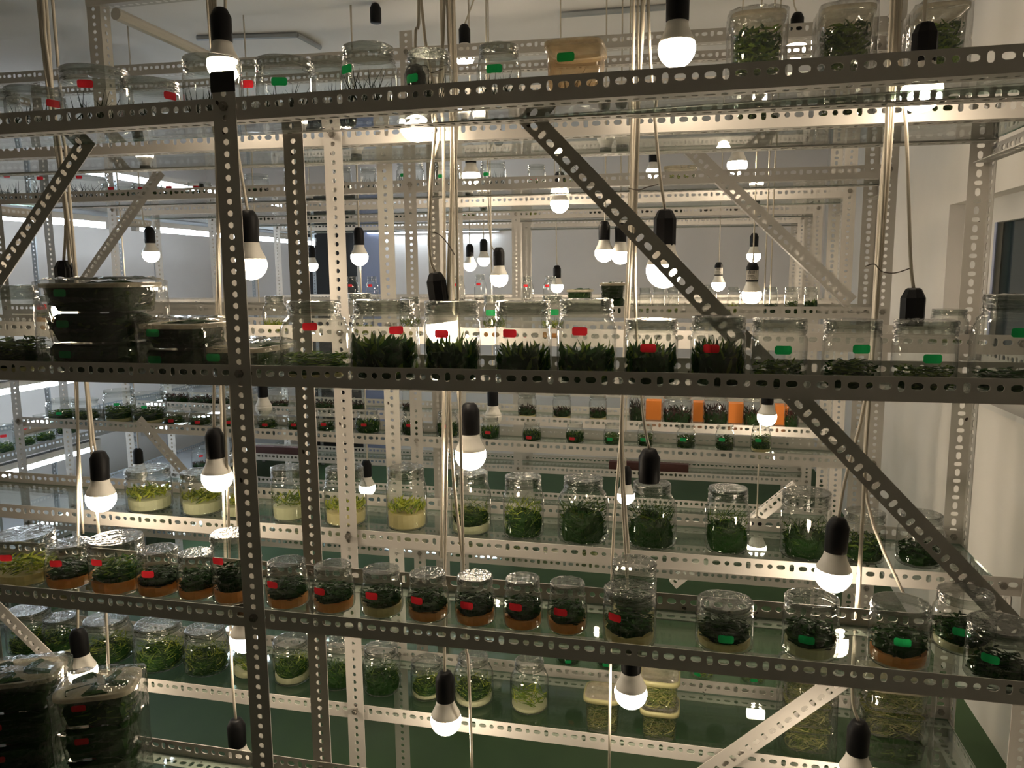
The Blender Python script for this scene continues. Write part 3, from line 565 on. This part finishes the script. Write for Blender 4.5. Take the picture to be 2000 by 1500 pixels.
# fourth rack, low shelf: dark red plants
place_row(R4, 3, 3.32, [(a, b, yt, 'straight', 'red', ph, 'agar' if 6 < i < 10 else None, .12, None) for i, (a, b, yt, ph) in enumerate([(318, 366, 742, .45), (370, 416, 744, .42), (420, 455, 746, .4), (524, 562, 750, .3), (612, 652, 752, .4), (676, 712, 752, .4), (785, 806, 752, .4), (1011, 1048, 765, .45), (1079, 1116, 766, .42), (1150, 1186, 768, .42),
  (1228, 1260, 762, .8), (1292, 1353, 768, .7), (1372, 1424, 766, .75), (1450, 1488, 768, .7), (1532, 1562, 768, .7)])], 'low shelf of fourth rack', 'jars of red plants on the fourth rack', False, True)
# fourth rack, middle shelf / fifth rack upper shelf
place_row(R4, 2, 3.32, [(a, b, yt, 'neck', 'red', .25, None, .1, (r_, a + 8, yt + 17) if c else None) for a, b, yt, c in [(882, 908, 538, 1), (926, 950, 536, 1), (1018, 1042, 540, 1), (1060, 1090, 540, 1), (676, 700, 540, 1), (715, 738, 540, 1)]], 'middle shelf of fourth rack', 'jars on the fourth rack middle shelf', False, True, 0.02, 0.011)
place_row(R5, 0, 4.0, [(a, b, yt, 'straight', kd, .4, None, .1, (r_, a + 9, yt + 14) if c else None) for a, b, yt, kd, c in [(500, 536, 398, 'red', 0), (600, 628, 396, 'red', 0), (662, 690, 396, 'moss', 0), (770, 800, 395, 'red', 0), (850, 876, 394, 'sparse', 1), (903, 930, 394, 'light', 1), (993, 1020, 392, 'red', 1), (1026, 1056, 392, 'light', 0),
  (1150, 1176, 390, 'red', 1), (1250, 1276, 389, 'red', 1), (1312, 1338, 388, 'red', 1), (1366, 1394, 388, 'red', 1), (1418, 1446, 388, 'red', 1)]], 'upper shelf of fifth rack', 'jars on the fifth rack upper shelf', True, True, 0.022, 0.012)

# ------------------------------------------------------------------ rectangular plastic tubs
def tub_mesh(wx, wy, h, ribs, taper=0.92, n=64, pw=4.5):
    v = []; f = []
    levels = [(taper - 0.06, 0.0), (taper, h * 0.04), (taper + (1 - taper) * 0.5, h * 0.5), (1.0, h * 0.93), (1.06, h * 0.93), (1.06, h)]
    for k, (s, z) in enumerate(levels):
        for i in range(n):
            a = 2 * math.pi * i / n; c, si = math.cos(a), math.sin(a); q = 1.0 / (abs(c) ** pw + abs(si) ** pw) ** (1 / pw)
            if ribs and 0 < k < 4 and i % 2: q *= 0.985
            v.append((c * q * s * wx / 2, si * q * s * wy / 2, z))
    for k in range(len(levels) - 1):
        for i in range(n): j = (i + 1) % n; f.append((k * n + i, k * n + j, (k + 1) * n + j, (k + 1) * n + i))
    f.append(tuple(range(n - 1, -1, -1)))
    return v, f
def lid_mesh(wx, wy, n=48, pw=4.5):
    v = []; f = []
    for s, z in ((1.08, -0.006), (1.08, 0.003), (0.96, 0.004), (0.90, 0.0), (0.4, 0.001)):
        for i in range(n):
            a = 2 * math.pi * i / n; c, si = math.cos(a), math.sin(a); q = 1.0 / (abs(c) ** pw + abs(si) ** pw) ** (1 / pw); v.append((c * q * s * wx / 2, si * q * s * wy / 2, z))
    for k in range(4):
        for i in range(n): j = (i + 1) % n; f.append((k * n + i, k * n + j, (k + 1) * n + j, (k + 1) * n + i))
    f.append(tuple(4 * n + i for i in range(n))); return v, f
TM = {}
def tub(label, X, Y, z, wx, wy, h, plant='moss', fill=0.85, st=None, group=None, rz=0.0, ribs=True, mat='tub_clear', lid=True, sang=0.0):
    t = thing('plastic_tub', label, 'tub', (X, Y, z), group, rz); key = (round(wx, 3), round(wy, 3), round(h, 3), ribs, mat)
    if key not in TM:
        TM[key] = (mesh('tub', *tub_mesh(wx, wy, h, ribs), mat, True), mesh('lid', *lid_mesh(wx, wy), 'tub_lid', True))
    link('tub_body', TM[key][0], None, t)
    if lid: link('lid', TM[key][1], None, t, Matrix.Translation((0, 0, h)))
    if plant == 'mat' and not ribs:
        v, f = lathe([(0.545, -0.008), (0.56, -0.008), (0.56, 0.004), (0.52, 0.004)], 48); v = [(c[0] * wx / (abs(math.cos(math.atan2(c[1], c[0]))) ** 4.5 + abs(math.sin(math.atan2(c[1], c[0]))) ** 4.5) ** (1 / 4.5), c[1] * wy / (abs(math.cos(math.atan2(c[1], c[0]))) ** 4.5 + abs(math.sin(math.atan2(c[1], c[0]))) ** 4.5) ** (1 / 4.5), c[2] + h) for c in v]
        link('rim', mesh('tub_rim', v, f, 'tub_rim', True), None, t)
    if plant:
        link('plants', TUBPL[plant, random.randrange(2)], None, t, Matrix.Translation((0, 0, 0.004)) @ Matrix.Diagonal((wx * 0.93, wy * 0.93, h * fill, 1)))
    if st:
        v = []; f = []; y = -wy / 2 - 0.0012
        for u, hh in CUT:
            for s in (-1, 1): v.append((sang * wx / 2 + u * 0.015, y, h * 0.72 + s * hh * 0.0075))
        for k in range(len(CUT) - 1): f.append((2 * k, 2 * k + 2, 2 * k + 3, 2 * k + 1))
        link('sticker', mesh('sticker', v, f, 'red_sticker' if st == 'r' else 'green_sticker'), None, t)
    return t
def bag(label, X, Y, z, wx, wy, h, group='cling film wraps', rz=0.0, seed=1):
    rnd = random.Random(seed); n = 40; v = []; f = []; lv = 9
    for k in range(lv):
        zz = h * k / (lv - 1)
        for i in range(n):
            a = 2 * math.pi * i / n; c, si = math.cos(a), math.sin(a); q = 1.0 / (abs(c) ** 5 + abs(si) ** 5) ** 0.2 * (1.0 + rnd.uniform(0.0, 0.035))
            v.append((c * q * wx / 2, si * q * wy / 2, zz + rnd.uniform(-.003, .003) if k else 0.0))
    for s, up in ((0.8, 0.006), (0.4, 0.004)):
        for i in range(n):
            a = 2 * math.pi * i / n; c, si = math.cos(a), math.sin(a); q = s / (abs(c) ** 5 + abs(si) ** 5) ** 0.2; v.append((c * q * wx / 2, si * q * wy / 2, h + up + rnd.uniform(-.003, .004)))
    for k in range(lv + 1):
        for i in range(n): j = (i + 1) % n; f.append((k * n + i, k * n + j, (k + 1) * n + j, (k + 1) * n + i))
    f.append(tuple((lv + 1) * n + i for i in range(n)))
    o = link('cling_film', mesh('cling_film', v, f, 'bag', True)); o.location = (X, Y, z); o.rotation_euler = (0, 0, rz)
    return tag(o, label, 'film', group)
def stack(x0, x1, ybot, Y, rack, sh, n, h, wy, plant, st, where, grp, rz=0.0, fill=1.0, ribs=True, ztop=None, sang=-0.2, wrap=True, seed=1, mat='tub_clear'):
    X = (at(x0, ybot, Y).x + at(x1, ybot, Y).x) / 2; wx = (at(x1, ybot, Y - wy * 0.3).x - at(x0, ybot, Y - wy * 0.3).x) / 1.08; z = shz(rack, sh, X) + 0.0005
    if ztop is not None: h = (ztop - z) / n - 0.0045
    LV = {1: ['single'], 2: ['lower', 'upper'], 3: ['bottom', 'middle', 'top'], 4: ['bottom', 'second', 'third', 'top']}[n]
    for k in range(n):
        pl = plant[k] if isinstance(plant, (list, tuple)) else plant
        tub('%s tub of %s %s' % (LV[k], PWORD[pl], where), X, Y, z + k * (h + 0.0042), wx, wy, h, pl, fill, st, grp, rz, ribs, sang=sang, mat=mat, lid=(k == n - 1 or not ribs))
    if wrap: bag('clear cling film around the tubs %s' % where, X, Y, z, wx * 1.15, wy * 1.15, n * (h + 0.0042) + 0.004, rz=rz, seed=seed)
stack(122, 298, 690, 1.415, R1, 1, 3, 0, 0.15, 'broad', g_, 'in three-high stack beside the post', 'wrapped tubs on the nearest middle shelf', ztop=Z(-.002), sang=-0.35)
stack(304, 428, 690, 1.40, R1, 1, 2, 0.047, 0.13, ['moss', 'broad'], g_, 'in two-high stack left of the post', 'wrapped tubs on the nearest middle shelf', sang=-0.4, seed=2, ztop=Z(-.085))
stack(432, 551, 690, 1.425, R1, 1, 1, 0.055, 0.15, 'broad', g_, 'half hidden behind the front post', 'wrapped tubs on the nearest middle shelf', sang=-0.6, seed=3)
stack(-30, 112, 1400, 1.425, R1, 3, 3, 0, 0.125, 'moss', r_, 'in dark stack at bottom left corner', 'wrapped tubs on the nearest bottom shelf', ztop=Z(-.925), sang=-0.3, seed=4, rz=0.42, fill=1.0)
stack(136, 262, 1400, 1.42, R1, 3, 3, 0, 0.125, ['moss', 'moss', 'bushmid'], r_, 'in stack below the lit bulb at bottom', 'wrapped tubs on the nearest bottom shelf', ztop=Z(-.925), sang=-0.3, seed=5, rz=0.42, fill=1.0)
stack(1422, 1532, 90, 1.88, R2, 0, 2, 0, 0.15, ['loose', 'loose'], None, 'leftmost pair on the second rack top', 'wrapped tubs on the second rack top', ztop=at(1478, 22, 1.82).z, seed=6, fill=.95)
stack(1594, 1702, 90, 1.88, R2, 0, 2, 0, 0.15, ['loose', 'loose'], None, 'middle pair on the second rack top', 'wrapped tubs on the second rack top', ztop=at(1648, 12, 1.82).z, seed=7, fill=.95)
stack(1775, 1878, 90, 1.88, R2, 0, 2, 0, 0.15, ['loose', 'loose'], None, 'pair behind the socket, second rack top', 'wrapped tubs on the second rack top', ztop=at(1828, 8, 1.82).z, seed=8, fill=.9)
stack(1068, 1184, 140, 1.42, R1, 0, 1, 0.095, 0.12, 'grass', g_, 'in amber plastic, alone on the top shelf', 'wrapped tubs on the nearest top shelf', wrap=False, ribs=False, fill=.5, mat='tub_amber')
stack(1142, 1212, 1420, 1.83, R2, 3, 1, 0.09, 0.08, 'mat', None, 'square one on the bottom shelf', 'straw-filled tubs on the second rack', wrap=False, ribs=False, fill=.75)
stack(1250, 1326, 1425, 1.83, R2, 3, 2, 0.075, 0.085, 'mat', None, 'in square pair on the bottom shelf', 'straw-filled tubs on the second rack', wrap=False, ribs=False, fill=.8)
stack(1520, 1625, 1440, 1.87, R2, 3, 3, 0.06, 0.12, ['mat', 'mat', 'mat'], None, 'in stack behind the white brace', 'straw-filled tubs on the second rack', seed=9)
stack(1668, 1806, 1450, 1.87, R2, 3, 3, 0.06, 0.13, ['bushmid', 'mat', 'mat'], None, 'in stack by the end post', 'straw-filled tubs on the second rack', seed=10)
stack(1172, 1222, 590, 2.71, R3, 2, 2, 0.05, 0.1, ['moss', 'moss'], None, 'on the third rack middle shelf', 'dark tubs on the third rack', wrap=False)
stack(1108, 1158, 565, 3.33, R4, 2, 1, 0.07, 0.1, 'broad', None, 'on the fourth rack middle shelf', 'dark tubs on the fourth rack', wrap=False)
stack(1296, 1362, 320, 2.71, R3, 1, 1, 0.055, 0.1, 'sparse', None, 'on the third rack upper shelf', 'tubs on the third rack', wrap=False)
# orange boxes behind the red plants, maroon boards on the farthest rack
for k, (x0, x1, y0, y1) in enumerate([(1262, 1292, 772, 803), (1354, 1376, 770, 790), (1423, 1453, 770, 806), (1514, 1540, 775, 806)]):
    a, b = at(x0, y1, 3.44), at(x1, y0, 3.44); z = shz(R4, 3, a.x)
    o = box('card_box', -abs(b.x - a.x) / 2, abs(b.x - a.x) / 2, -0.03, 0.03, 0, 0.085, 'orange_card'); o.location = ((a.x + b.x) / 2, 3.44, z)
    tag(o, 'orange cardboard box behind dark red plants, %s from left' % ORD[k], 'box', 'orange boxes on the fourth rack')
for k, (x0, x1, yy) in enumerate([(1190, 1345, 904), (498, 585, 868)]):
    a, b = at(x0, yy, 4.03), at(x1, yy, 4.03); z = shz(R5, 3, a.x)
    o = box('board', -(b.x - a.x) / 2, (b.x - a.x) / 2, -0.02, 0.02, 0, 0.045, 'maroon'); o.location = ((a.x + b.x) / 2, 4.03, z)
    tag(o, ['dark maroon board on the fifth rack bottom shelf near the socket', 'dark maroon board on the fifth rack bottom shelf beside the post'][k], 'board', 'maroon boards')

# ------------------------------------------------------------------ lamps
DR = 0.0362
def dome_prof():
    p = []
    for k in range(9):
        a = math.pi * (-0.5 + 0.60 * k / 8); p.append((max(0.0004, DR * math.cos(a)), DR + DR * math.sin(a)))
    return p
dp = dome_prof(); zt, rt = dp[-1][1], dp[-1][0]
v, f = lathe(dp, 20, True, True); DOME = mesh('dome', v, f, 'bulb', True); DOME0 = mesh('dome_off', v, f, 'housing', True)
v, f = lathe([(rt, zt - 0.0005), (rt + 0.0002, zt + 0.002), (rt * 0.93, zt + 0.008), (rt * 0.78, zt + 0.018), (rt * 0.66, zt + 0.028), (rt * 0.61, zt + 0.040)], 20, True, True); HOUS = mesh('housing', v, f, 'housing', True); ZS = zt + 0.038
def socket_mesh(n, sq):
    v, f = lathe([(0.0215, 0), (0.0222, 0.003), (0.0226, 0.053), (0.0150, 0.069), (0.011, 0.072)], n, True, True); return mesh('socket', v, f, 'black_plastic', n > 12)
SOCK = [socket_mesh(20, 0), socket_mesh(8, 1)]
v, f = lathe([(0.0226, 0.006), (0.0226, 0.042)], 20); nq = len(f); f = f[:8]; v2 = v
SLAB = mesh('socket_label', v, f, 'paper')
def patch(r, a0, a1, z0, z1, v, f, n=4):
    b = len(v)
    for i in range(n + 1):
        a = 2 * math.pi / 20 * (a0 + (a1 - a0) * i / n); v += [(r * math.cos(a), r * math.sin(a), z0), (r * math.cos(a), r * math.sin(a), z1)]
    for i in range(n): f.append((b + 2 * i, b + 2 * i + 2, b + 2 * i + 3, b + 2 * i + 1))
v, f = [], []
for q in range(6): patch(0.02285, 2.0 + q * 0.55, 2.3 + q * 0.55, 0.028, 0.040, v, f, 1)
for q in range(4): patch(0.02285, 1.2, 6.5 - q * 0.5, 0.010 + q * 0.0042, 0.0116 + q * 0.0042, v, f)
SPRINT = mesh('label_print', v, f, 'print')
def lamp(label, P, path, group, kind=0, lit=1, tilt=0.0, slabel=False, r=0.0034):
    """P: centre of the glowing dome; path: world points of the cord above the socket"""
    t = thing('hanging_lamp', label, 'lamp', (P.x, P.y, P.z - DR), group)
    RM = Matrix.Rotation(tilt, 4, 'Y')
    if lit >= 0:
        b = link('bulb', DOME if lit else DOME0, None, t, RM); link('bulb_housing', HOUS, None, b)
    s = link('socket', SOCK[kind], None, t, RM @ Matrix.Translation((0, 0, ZS)))
    if slabel:
        link('socket_label', SLAB, None, s, Matrix.Rotation(-2.9, 4, 'Z')); link('label_print', SPRINT, None, s, Matrix.Rotation(-2.9, 4, 'Z'))
    base = Vector(t.location); topp = base + (RM @ Vector((0, 0, ZS + 0.070)))
    pts = [topp] + list(path)
    v, f = tube_vf([p - base for p in smooth_path(pts)], r, 6); link('cord', mesh('cord', v, f, 'cord', True), None, t)
    return t
GY = 1.61
def pth(pts, Y=GY, ceil=True):
    o = [at(x, y, Y) for x, y in pts]
    if ceil: o.append(Vector((o[-1].x, Y, ZC)))
    return o
g1 = 'bulbs hanging between the two nearest racks'
def near(label, cx, cyy, path, kind=0, Y=GY, **k): return lamp(label, at(cx, cyy, Y), pth(path, Y), g1, kind, **k)
near('lit bulb behind the jar at the post top, upper left', 437, 128, [(440, 0)])
near('large lit bulb above the top shelf, left of the wrapped tubs', 1322, 95, [(1325, -60)])
near('lit bulb just under the top shelf, left of the long brace', 813, 243, [(812, 60), (818, 0)])
near('lit bulb whose glow shows through beam holes, upper right', 1800, 180, [(1808, -20)], 1)
near('lit bulb beside the dark three-high tub stack', 133, 606, [(128, 430), (118, 290), (85, 100), (76, 0)], 1)
near('lit bulb just right of the front post, above the jars', 490, 516, [(478, 380), (440, 150), (412, 0)])
near('lit bulb glowing through a jar, socket above the shelf middle', 868, 640, [(838, 470), (850, 240), (868, 0)], 1, tilt=-0.12)
near('lit bulb half covered by the long brace', 1297, 528, [(1285, 300), (1266, 0)], 1)
near('black socket without bulb above the green sticker jars near the wall', 1777, 686, [(1778, 500), (1770, 250), (1756, 0)], 1, lit=-1)
near('lit bulb left of the front post, under the middle shelf', 424, 932, [(418, 760), (425, 500), (424, 260), (410, 0)])
near('lit bulb over the leftmost low shelf jars', 196, 972, [(186, 880), (172, 760), (140, 480), (92, 120), (84, 0)], tilt=0.05)
near('taped lit bulb above the middle of the low shelf', 919, 888, [(898, 790), (886, 600), (884, 250), (878, 0)], Y=1.67)
near('black socket without bulb right above the big dark jar', 1267, 985, [(1255, 800), (1240, 560), (1248, 220), (1254, 0)], lit=-1)
near('lit bulb on the low shelf beneath the long brace', 1626, 1122, [(1650, 940), (1690, 780), (1712, 560), (1738, 240), (1748, 0)], tilt=0.04)
near('lit bulb over the wrapped tubs, bottom left', 163, 1312, [(152, 1190), (152, 900), (148, 700), (120, 330), (80, 0)], tilt=-0.04)
near('unlit lamp hanging low beside the front post', 466, 1490, [(452, 1290), (446, 1000), (430, 600), (420, 200), (416, 0)], lit=0)
near('lit bulb in front of the lowest white beam', 871, 1405, [(868, 1200), (872, 900), (880, 500), (882, 200), (874, 0)])
near('lit bulb above the square straw tubs', 1232, 1352, [(1226, 1150), (1212, 860), (1228, 600), (1246, 220), (1246, 0)])
near('lamp near the bottom edge beside the end post', 1672, 1512, [(1664, 1340), (1682, 1050), (1694, 820), (1720, 520), (1744, 220), (1752, 0)])
near('lit bulb peeking past the front post, lowest tier', 478, 1246, [(468, 1080), (452, 800), (436, 500), (420, 0)])
# bare cable strands hanging among the lamps
def cable(label, pts, Y, r=0.0036):
    P = pth(pts, Y); o0 = P[0]; v, f = tube_vf([p - o0 for p in smooth_path(P)], r, 6); o = link('power_cable', mesh('power_cable', v, f, 'cord', True)); o.location = o0
    tag(o, label, 'cable', 'cables hanging from the ceiling')
cable('pale cable running past the tubs down to the low jars', [(162, 1042), (148, 760), (132, 450), (100, 230), (74, 0)], 1.655)
cable('pale cable left of the socket, upper left bundle', [(150, 760), (136, 500), (108, 250), (90, 0)], 1.625)
cable('pale cable along the front post', [(443, 1180), (430, 720), (424, 250), (405, 0)], 1.66)
cable('pale cable in the middle bundle, left strand', [(862, 1090), (868, 640), (866, 250), (862, 0)], 1.655)
cable('pale cable in the middle bundle, right strand', [(905, 1100), (882, 880), (876, 520), (892, 250), (886, 0)], 1.615)
cable('pale cable swerving left of the middle bundle', [(838, 480), (842, 330), (858, 240), (822, 0)], 1.66)
cable('pale cable behind the square tubs', [(1190, 1500), (1196, 1090), (1216, 800), (1230, 480), (1238, 0)], 1.655)
cable('pale cable touching the double jar', [(1228, 1080), (1216, 880), (1222, 620), (1240, 260), (1258, 0)], 1.66)
cable('pale cable by the wall, front strand', [(1676, 1210), (1690, 900), (1708, 640), (1728, 330), (1742, 0)], 1.60)
cable('pale cable by the wall, rear strand', [(1765, 1160), (1692, 970), (1702, 700), (1724, 330), (1760, 0)], 1.665)
cable('pale cable in front of the lower white beam', [(922, 1500), (915, 1300), (905, 1100)], 1.60)
cable('pale cable reaching the floor beside the straw bulb', [(213, 1330), (206, 1180), (190, 1010), (172, 800)], 1.60)
# lamps of the second pair of racks and beyond
g2 = 'bulbs hanging between the third and fourth racks'; n = 0
for (cx, cyy, lb, px_top) in [(295, 497, 'lit bulb behind the tall tub stack', (275, 396)), (702, 502, 'lit bulb before the dark door', (700, 440)), (975, 543, 'lit bulb above the middle jar row, tied with wire', (955, 440)), (1180, 494, 'lit bulb left of the long brace, above the dark tubs', (1182, 420)),
    (1468, 576, 'lit bulb with barcode label on its socket', (1472, 480)), (1440, 322, 'lit bulb resting behind the third rack upper beam', (1444, 240)), (920, 344, 'lit bulb over the third rack upper shelf', (920, 300)), (1498, 814, 'lit bulb among the dark red plants', (1500, 700)),
    (1478, 1070, 'lit bulb low behind the dark blade jars', (1480, 950)), (963, 815, 'unlit bulb among dark red plants beside the taped bulb', (962, 700)), (515, 797, 'unlit bulb among dark red plants by the front post', (512, 700)), (272, 925, 'unlit bulb behind the yellow-green jars', (268, 850)), (717, 952, 'lit bulb behind the paired pale jars', (716, 860)), (1222, 968, 'lit bulb left of the big dark jars', (1222, 900)),
    (908, 112, 'lit bulb above the top jars, socket tied with wire', (925, 0)), (1555, 95, 'lit bulb glowing between the wrapped top tubs', (1550, 0)), (197, 80, 'black socket without bulb high at upper left', (195, 0)), (735, 70, 'tilted black socket without bulb high above the top jars', (728, 0)), (1212, 498, 'lit bulb beside the cable bundle', (1212, 420)), (1093, 398, 'lit bulb under the fifth rack upper shelf', (1095, 330))]:
    lamp(lb, at(cx, cyy, 3.02), [at(px_top[0], px_top[1], 3.02), Vector((at(px_top[0], px_top[1], 3.02).x, 3.02, ZC))], g2, 0, lit={197: -1, 735: -1, 963: 0, 515: 0, 272: 0}.get(cx, 1), slabel=(cx == 1468), r=0.003)
for (cx, cyy, lb, xt) in [(610, 519, 'small lit bulb against the dark door edge', 606), (918, 518, 'small lit bulb tied to a wire arm', 915), (945, 508, 'smallest lit bulb behind the tied one', 944), (1088, 560, 'small lit bulb inside the far jar row', 1080), (1403, 556, 'small lit bulb hung from a forked cord', 1410), (1472, 500, 'small lit bulb above the barcode socket', 1472), (1275, 335, 'small lit bulb beside the upper sprig tub', 1276)]:
    lamp(lb, at(cx, cyy, 4.38), [Vector((at(xt, 400, 4.38).x, 4.38, ZC))], 'bulbs hanging behind the fifth rack', 0, slabel=(cx == 1403), r=0.003)

# ------------------------------------------------------------------ tube-lit rack along the left side
lr = thing('galvanised_rack', 'grey galvanised rack with fluorescent tubes running along the left side', 'rack', (-3.25, 3.9, 0))
LY0, LY1, LX0, LX1 = 2.3, 5.9, -3.55, -2.98
lz = [-1.25, -.80, -.43, .36]
for z in lz:
    angle('shelf_beam', lr, (LX1, LY0, Z(z)), (0, 1, 0), (0, 0, 1), LY1 - LY0, lod=1, mat='galvanised')
    angle('shelf_beam', lr, (LX0, LY1, Z(z)), (0, -1, 0), (0, 0, 1), LY1 - LY0, lod=1, mat='galvanised')
for y in (LY0 + 0.4, LY0 + 1.3, LY0 + 2.3, LY1 - 0.1):
    for x in (LX0 + 0.02, LX1 + 0.002):
        angle('post', lr, (x, y, 0), (0, 0, 1), (0, 1, 0), Z(.75), 'o', 0.04, 0.03, 0.0233, 0.02, 0.015, 1, 'galvanised')
for i, z in enumerate(lz):
    me = mesh('shelf_board', *box_vf(LX0, LX1 - 0.002, LY0, LY1, 0, 0.012), 'galvanised'); o = link('shelf_board', me); o.location = (0, 0, Z(z) + 0.004)
    tag(o, 'grey shelf board, %s tier of the tube-lit rack' % ['bottom', 'low', 'middle', 'top'][i], 'shelf', 'boards of the tube-lit rack')
ti = 0
for z, ys in ((-.87, (2.35, 3.75)), (-.495, (2.35, 3.75)), (.292, (2.55, 3.8, 4.9)), (.56, (3.4, 4.4))):
    for y in ys:
        ti += 1; x = -3.03
        t = thing('tube_light', 'lit fluorescent tube under the galvanised rack, %s counted from the lowest' % ORD[ti - 1], 'light', (x, y, Z(z)), 'fluorescent tubes of the galvanised rack')
        v, f = tube_vf([(0, 0.03, 0), (0, 1.02, 0)], 0.014, 10); link('tube', mesh('tube', v, f, 'tube', True), None, t)
        link('fixture', mesh('fixture', *box_vf(-0.02, 0.02, 0, 1.05, 0.016, 0.045), 'white_card'), None, t)
        for yy in (0, 1.02): link('end_cap', mesh('end_cap', *box_vf(-0.016, 0.016, yy, yy + 0.03, -0.016, 0.016), 'white_card'), None, t)
for k, (x, y, z) in enumerate([(-2.75, YB - 0.046, .40)]):
    t = thing('tube_light', 'cool fluorescent tube fixed to the grey end wall', 'light', (x, y, Z(z)), 'fluorescent tubes at the end wall')
    v, f = tube_vf([(0.03, 0, 0), (1.17, 0, 0)], 0.014, 10); link('tube', mesh('tube', v, f, 'tube', True), None, t)
    link('fixture', mesh('fixture', *box_vf(0, 1.2, 0.016, 0.0455, -0.02, 0.02), 'white_card'), None, t)
jl = 0
for (x, y, zi, plant, c) in [(-3.08, 2.72, 1, 'broad', r_), (-3.08, 2.88, 1, 'bushmid', r_), (-3.10, 3.02, 1, 'bushmid', r_), (-3.10, 3.14, 1, 'bushmid', r_), (-3.12, 3.3, 1, 'broad', None), (-3.14, 4.4, 0, 'red', r_), (-3.14, 4.55, 0, 'red', r_), (-3.14, 4.7, 0, 'red', r_), (-3.14, 4.85, 0, 'red', r_),
      (-3.1, 4.6, 2, 'bushmid', None), (-3.1, 4.75, 2, 'bushmid', None), (-3.1, 3.4, 2, 'bushmid', None), (-3.1, 5.0, 2, 'sparse', None), (-3.1, 5.2, 2, 'sparse', None)]:
    jl += 1; t = jar('jar of %s under tube light, %s from near end, galvanised rack' % (PWORD[plant], ORD[jl - 1]), x, y, Z(lz[zi]) + 0.0165, 0.10, 0.13, 'straight', plant, .3, None, .1, None, 0, False, 'jars on the tube-lit rack', True)
    if c: sticker(t, 0.05, 0.9, 0.085, 0.026, 0.013, 0, 'red_sticker')
# cable channels on the ceiling
for k, (p, q) in enumerate([((385, 78), (580, 72)), ((1095, 33), (1300, 18)), ((580, 72), (625, 96))]):
    def onc(px, py):
        d = ray(px, py); d = d * ((ZC - 0.02 - HC) / d.z); return Vector((d.x, d.y, ZC - 0.012))
    a, b = onc(*p), onc(*q); v, f = tube_vf([Vector((0, 0, 0)), b - a], 0.012, 6); o = link('cable_duct', mesh('cable_duct', v, f, 'galvanised')); o.location = a
    tag(o, ['dark cable duct on the ceiling above the left jars', 'dark cable duct on the ceiling near the large bulb', 'short slanting cable duct on the ceiling'][k], 'duct', 'cable ducts on the ceiling')

# thin tie wires looped round the cable bundles
for k, (pts, Y) in enumerate([([(1690, 520), (1708, 516), (1722, 530), (1748, 533), (1777, 524)], 1.59), ([(838, 452), (858, 458), (876, 478), (888, 498)], 1.59), ([(1228, 368), (1248, 371), (1262, 366), (1286, 360)], 1.59), ([(812, 132), (832, 128), (842, 142), (866, 134)], 1.60)]):
    P = [at(x, y, Y) for x, y in pts]; v, f = tube_vf([p - P[0] for p in smooth_path(P)], 0.0012, 5); o = link('tie_wire', mesh('tie_wire', v, f, 'wire', True)); o.location = P[0]
    tag(o, ['thin tie wire from cable bundle to socket cord by the wall', 'thin tie wire looping from the middle cable bundle', 'thin tie wire at the cable bundle left of the long brace', 'thin tie wire above the top shelf jars'][k], 'wire', 'tie wires')
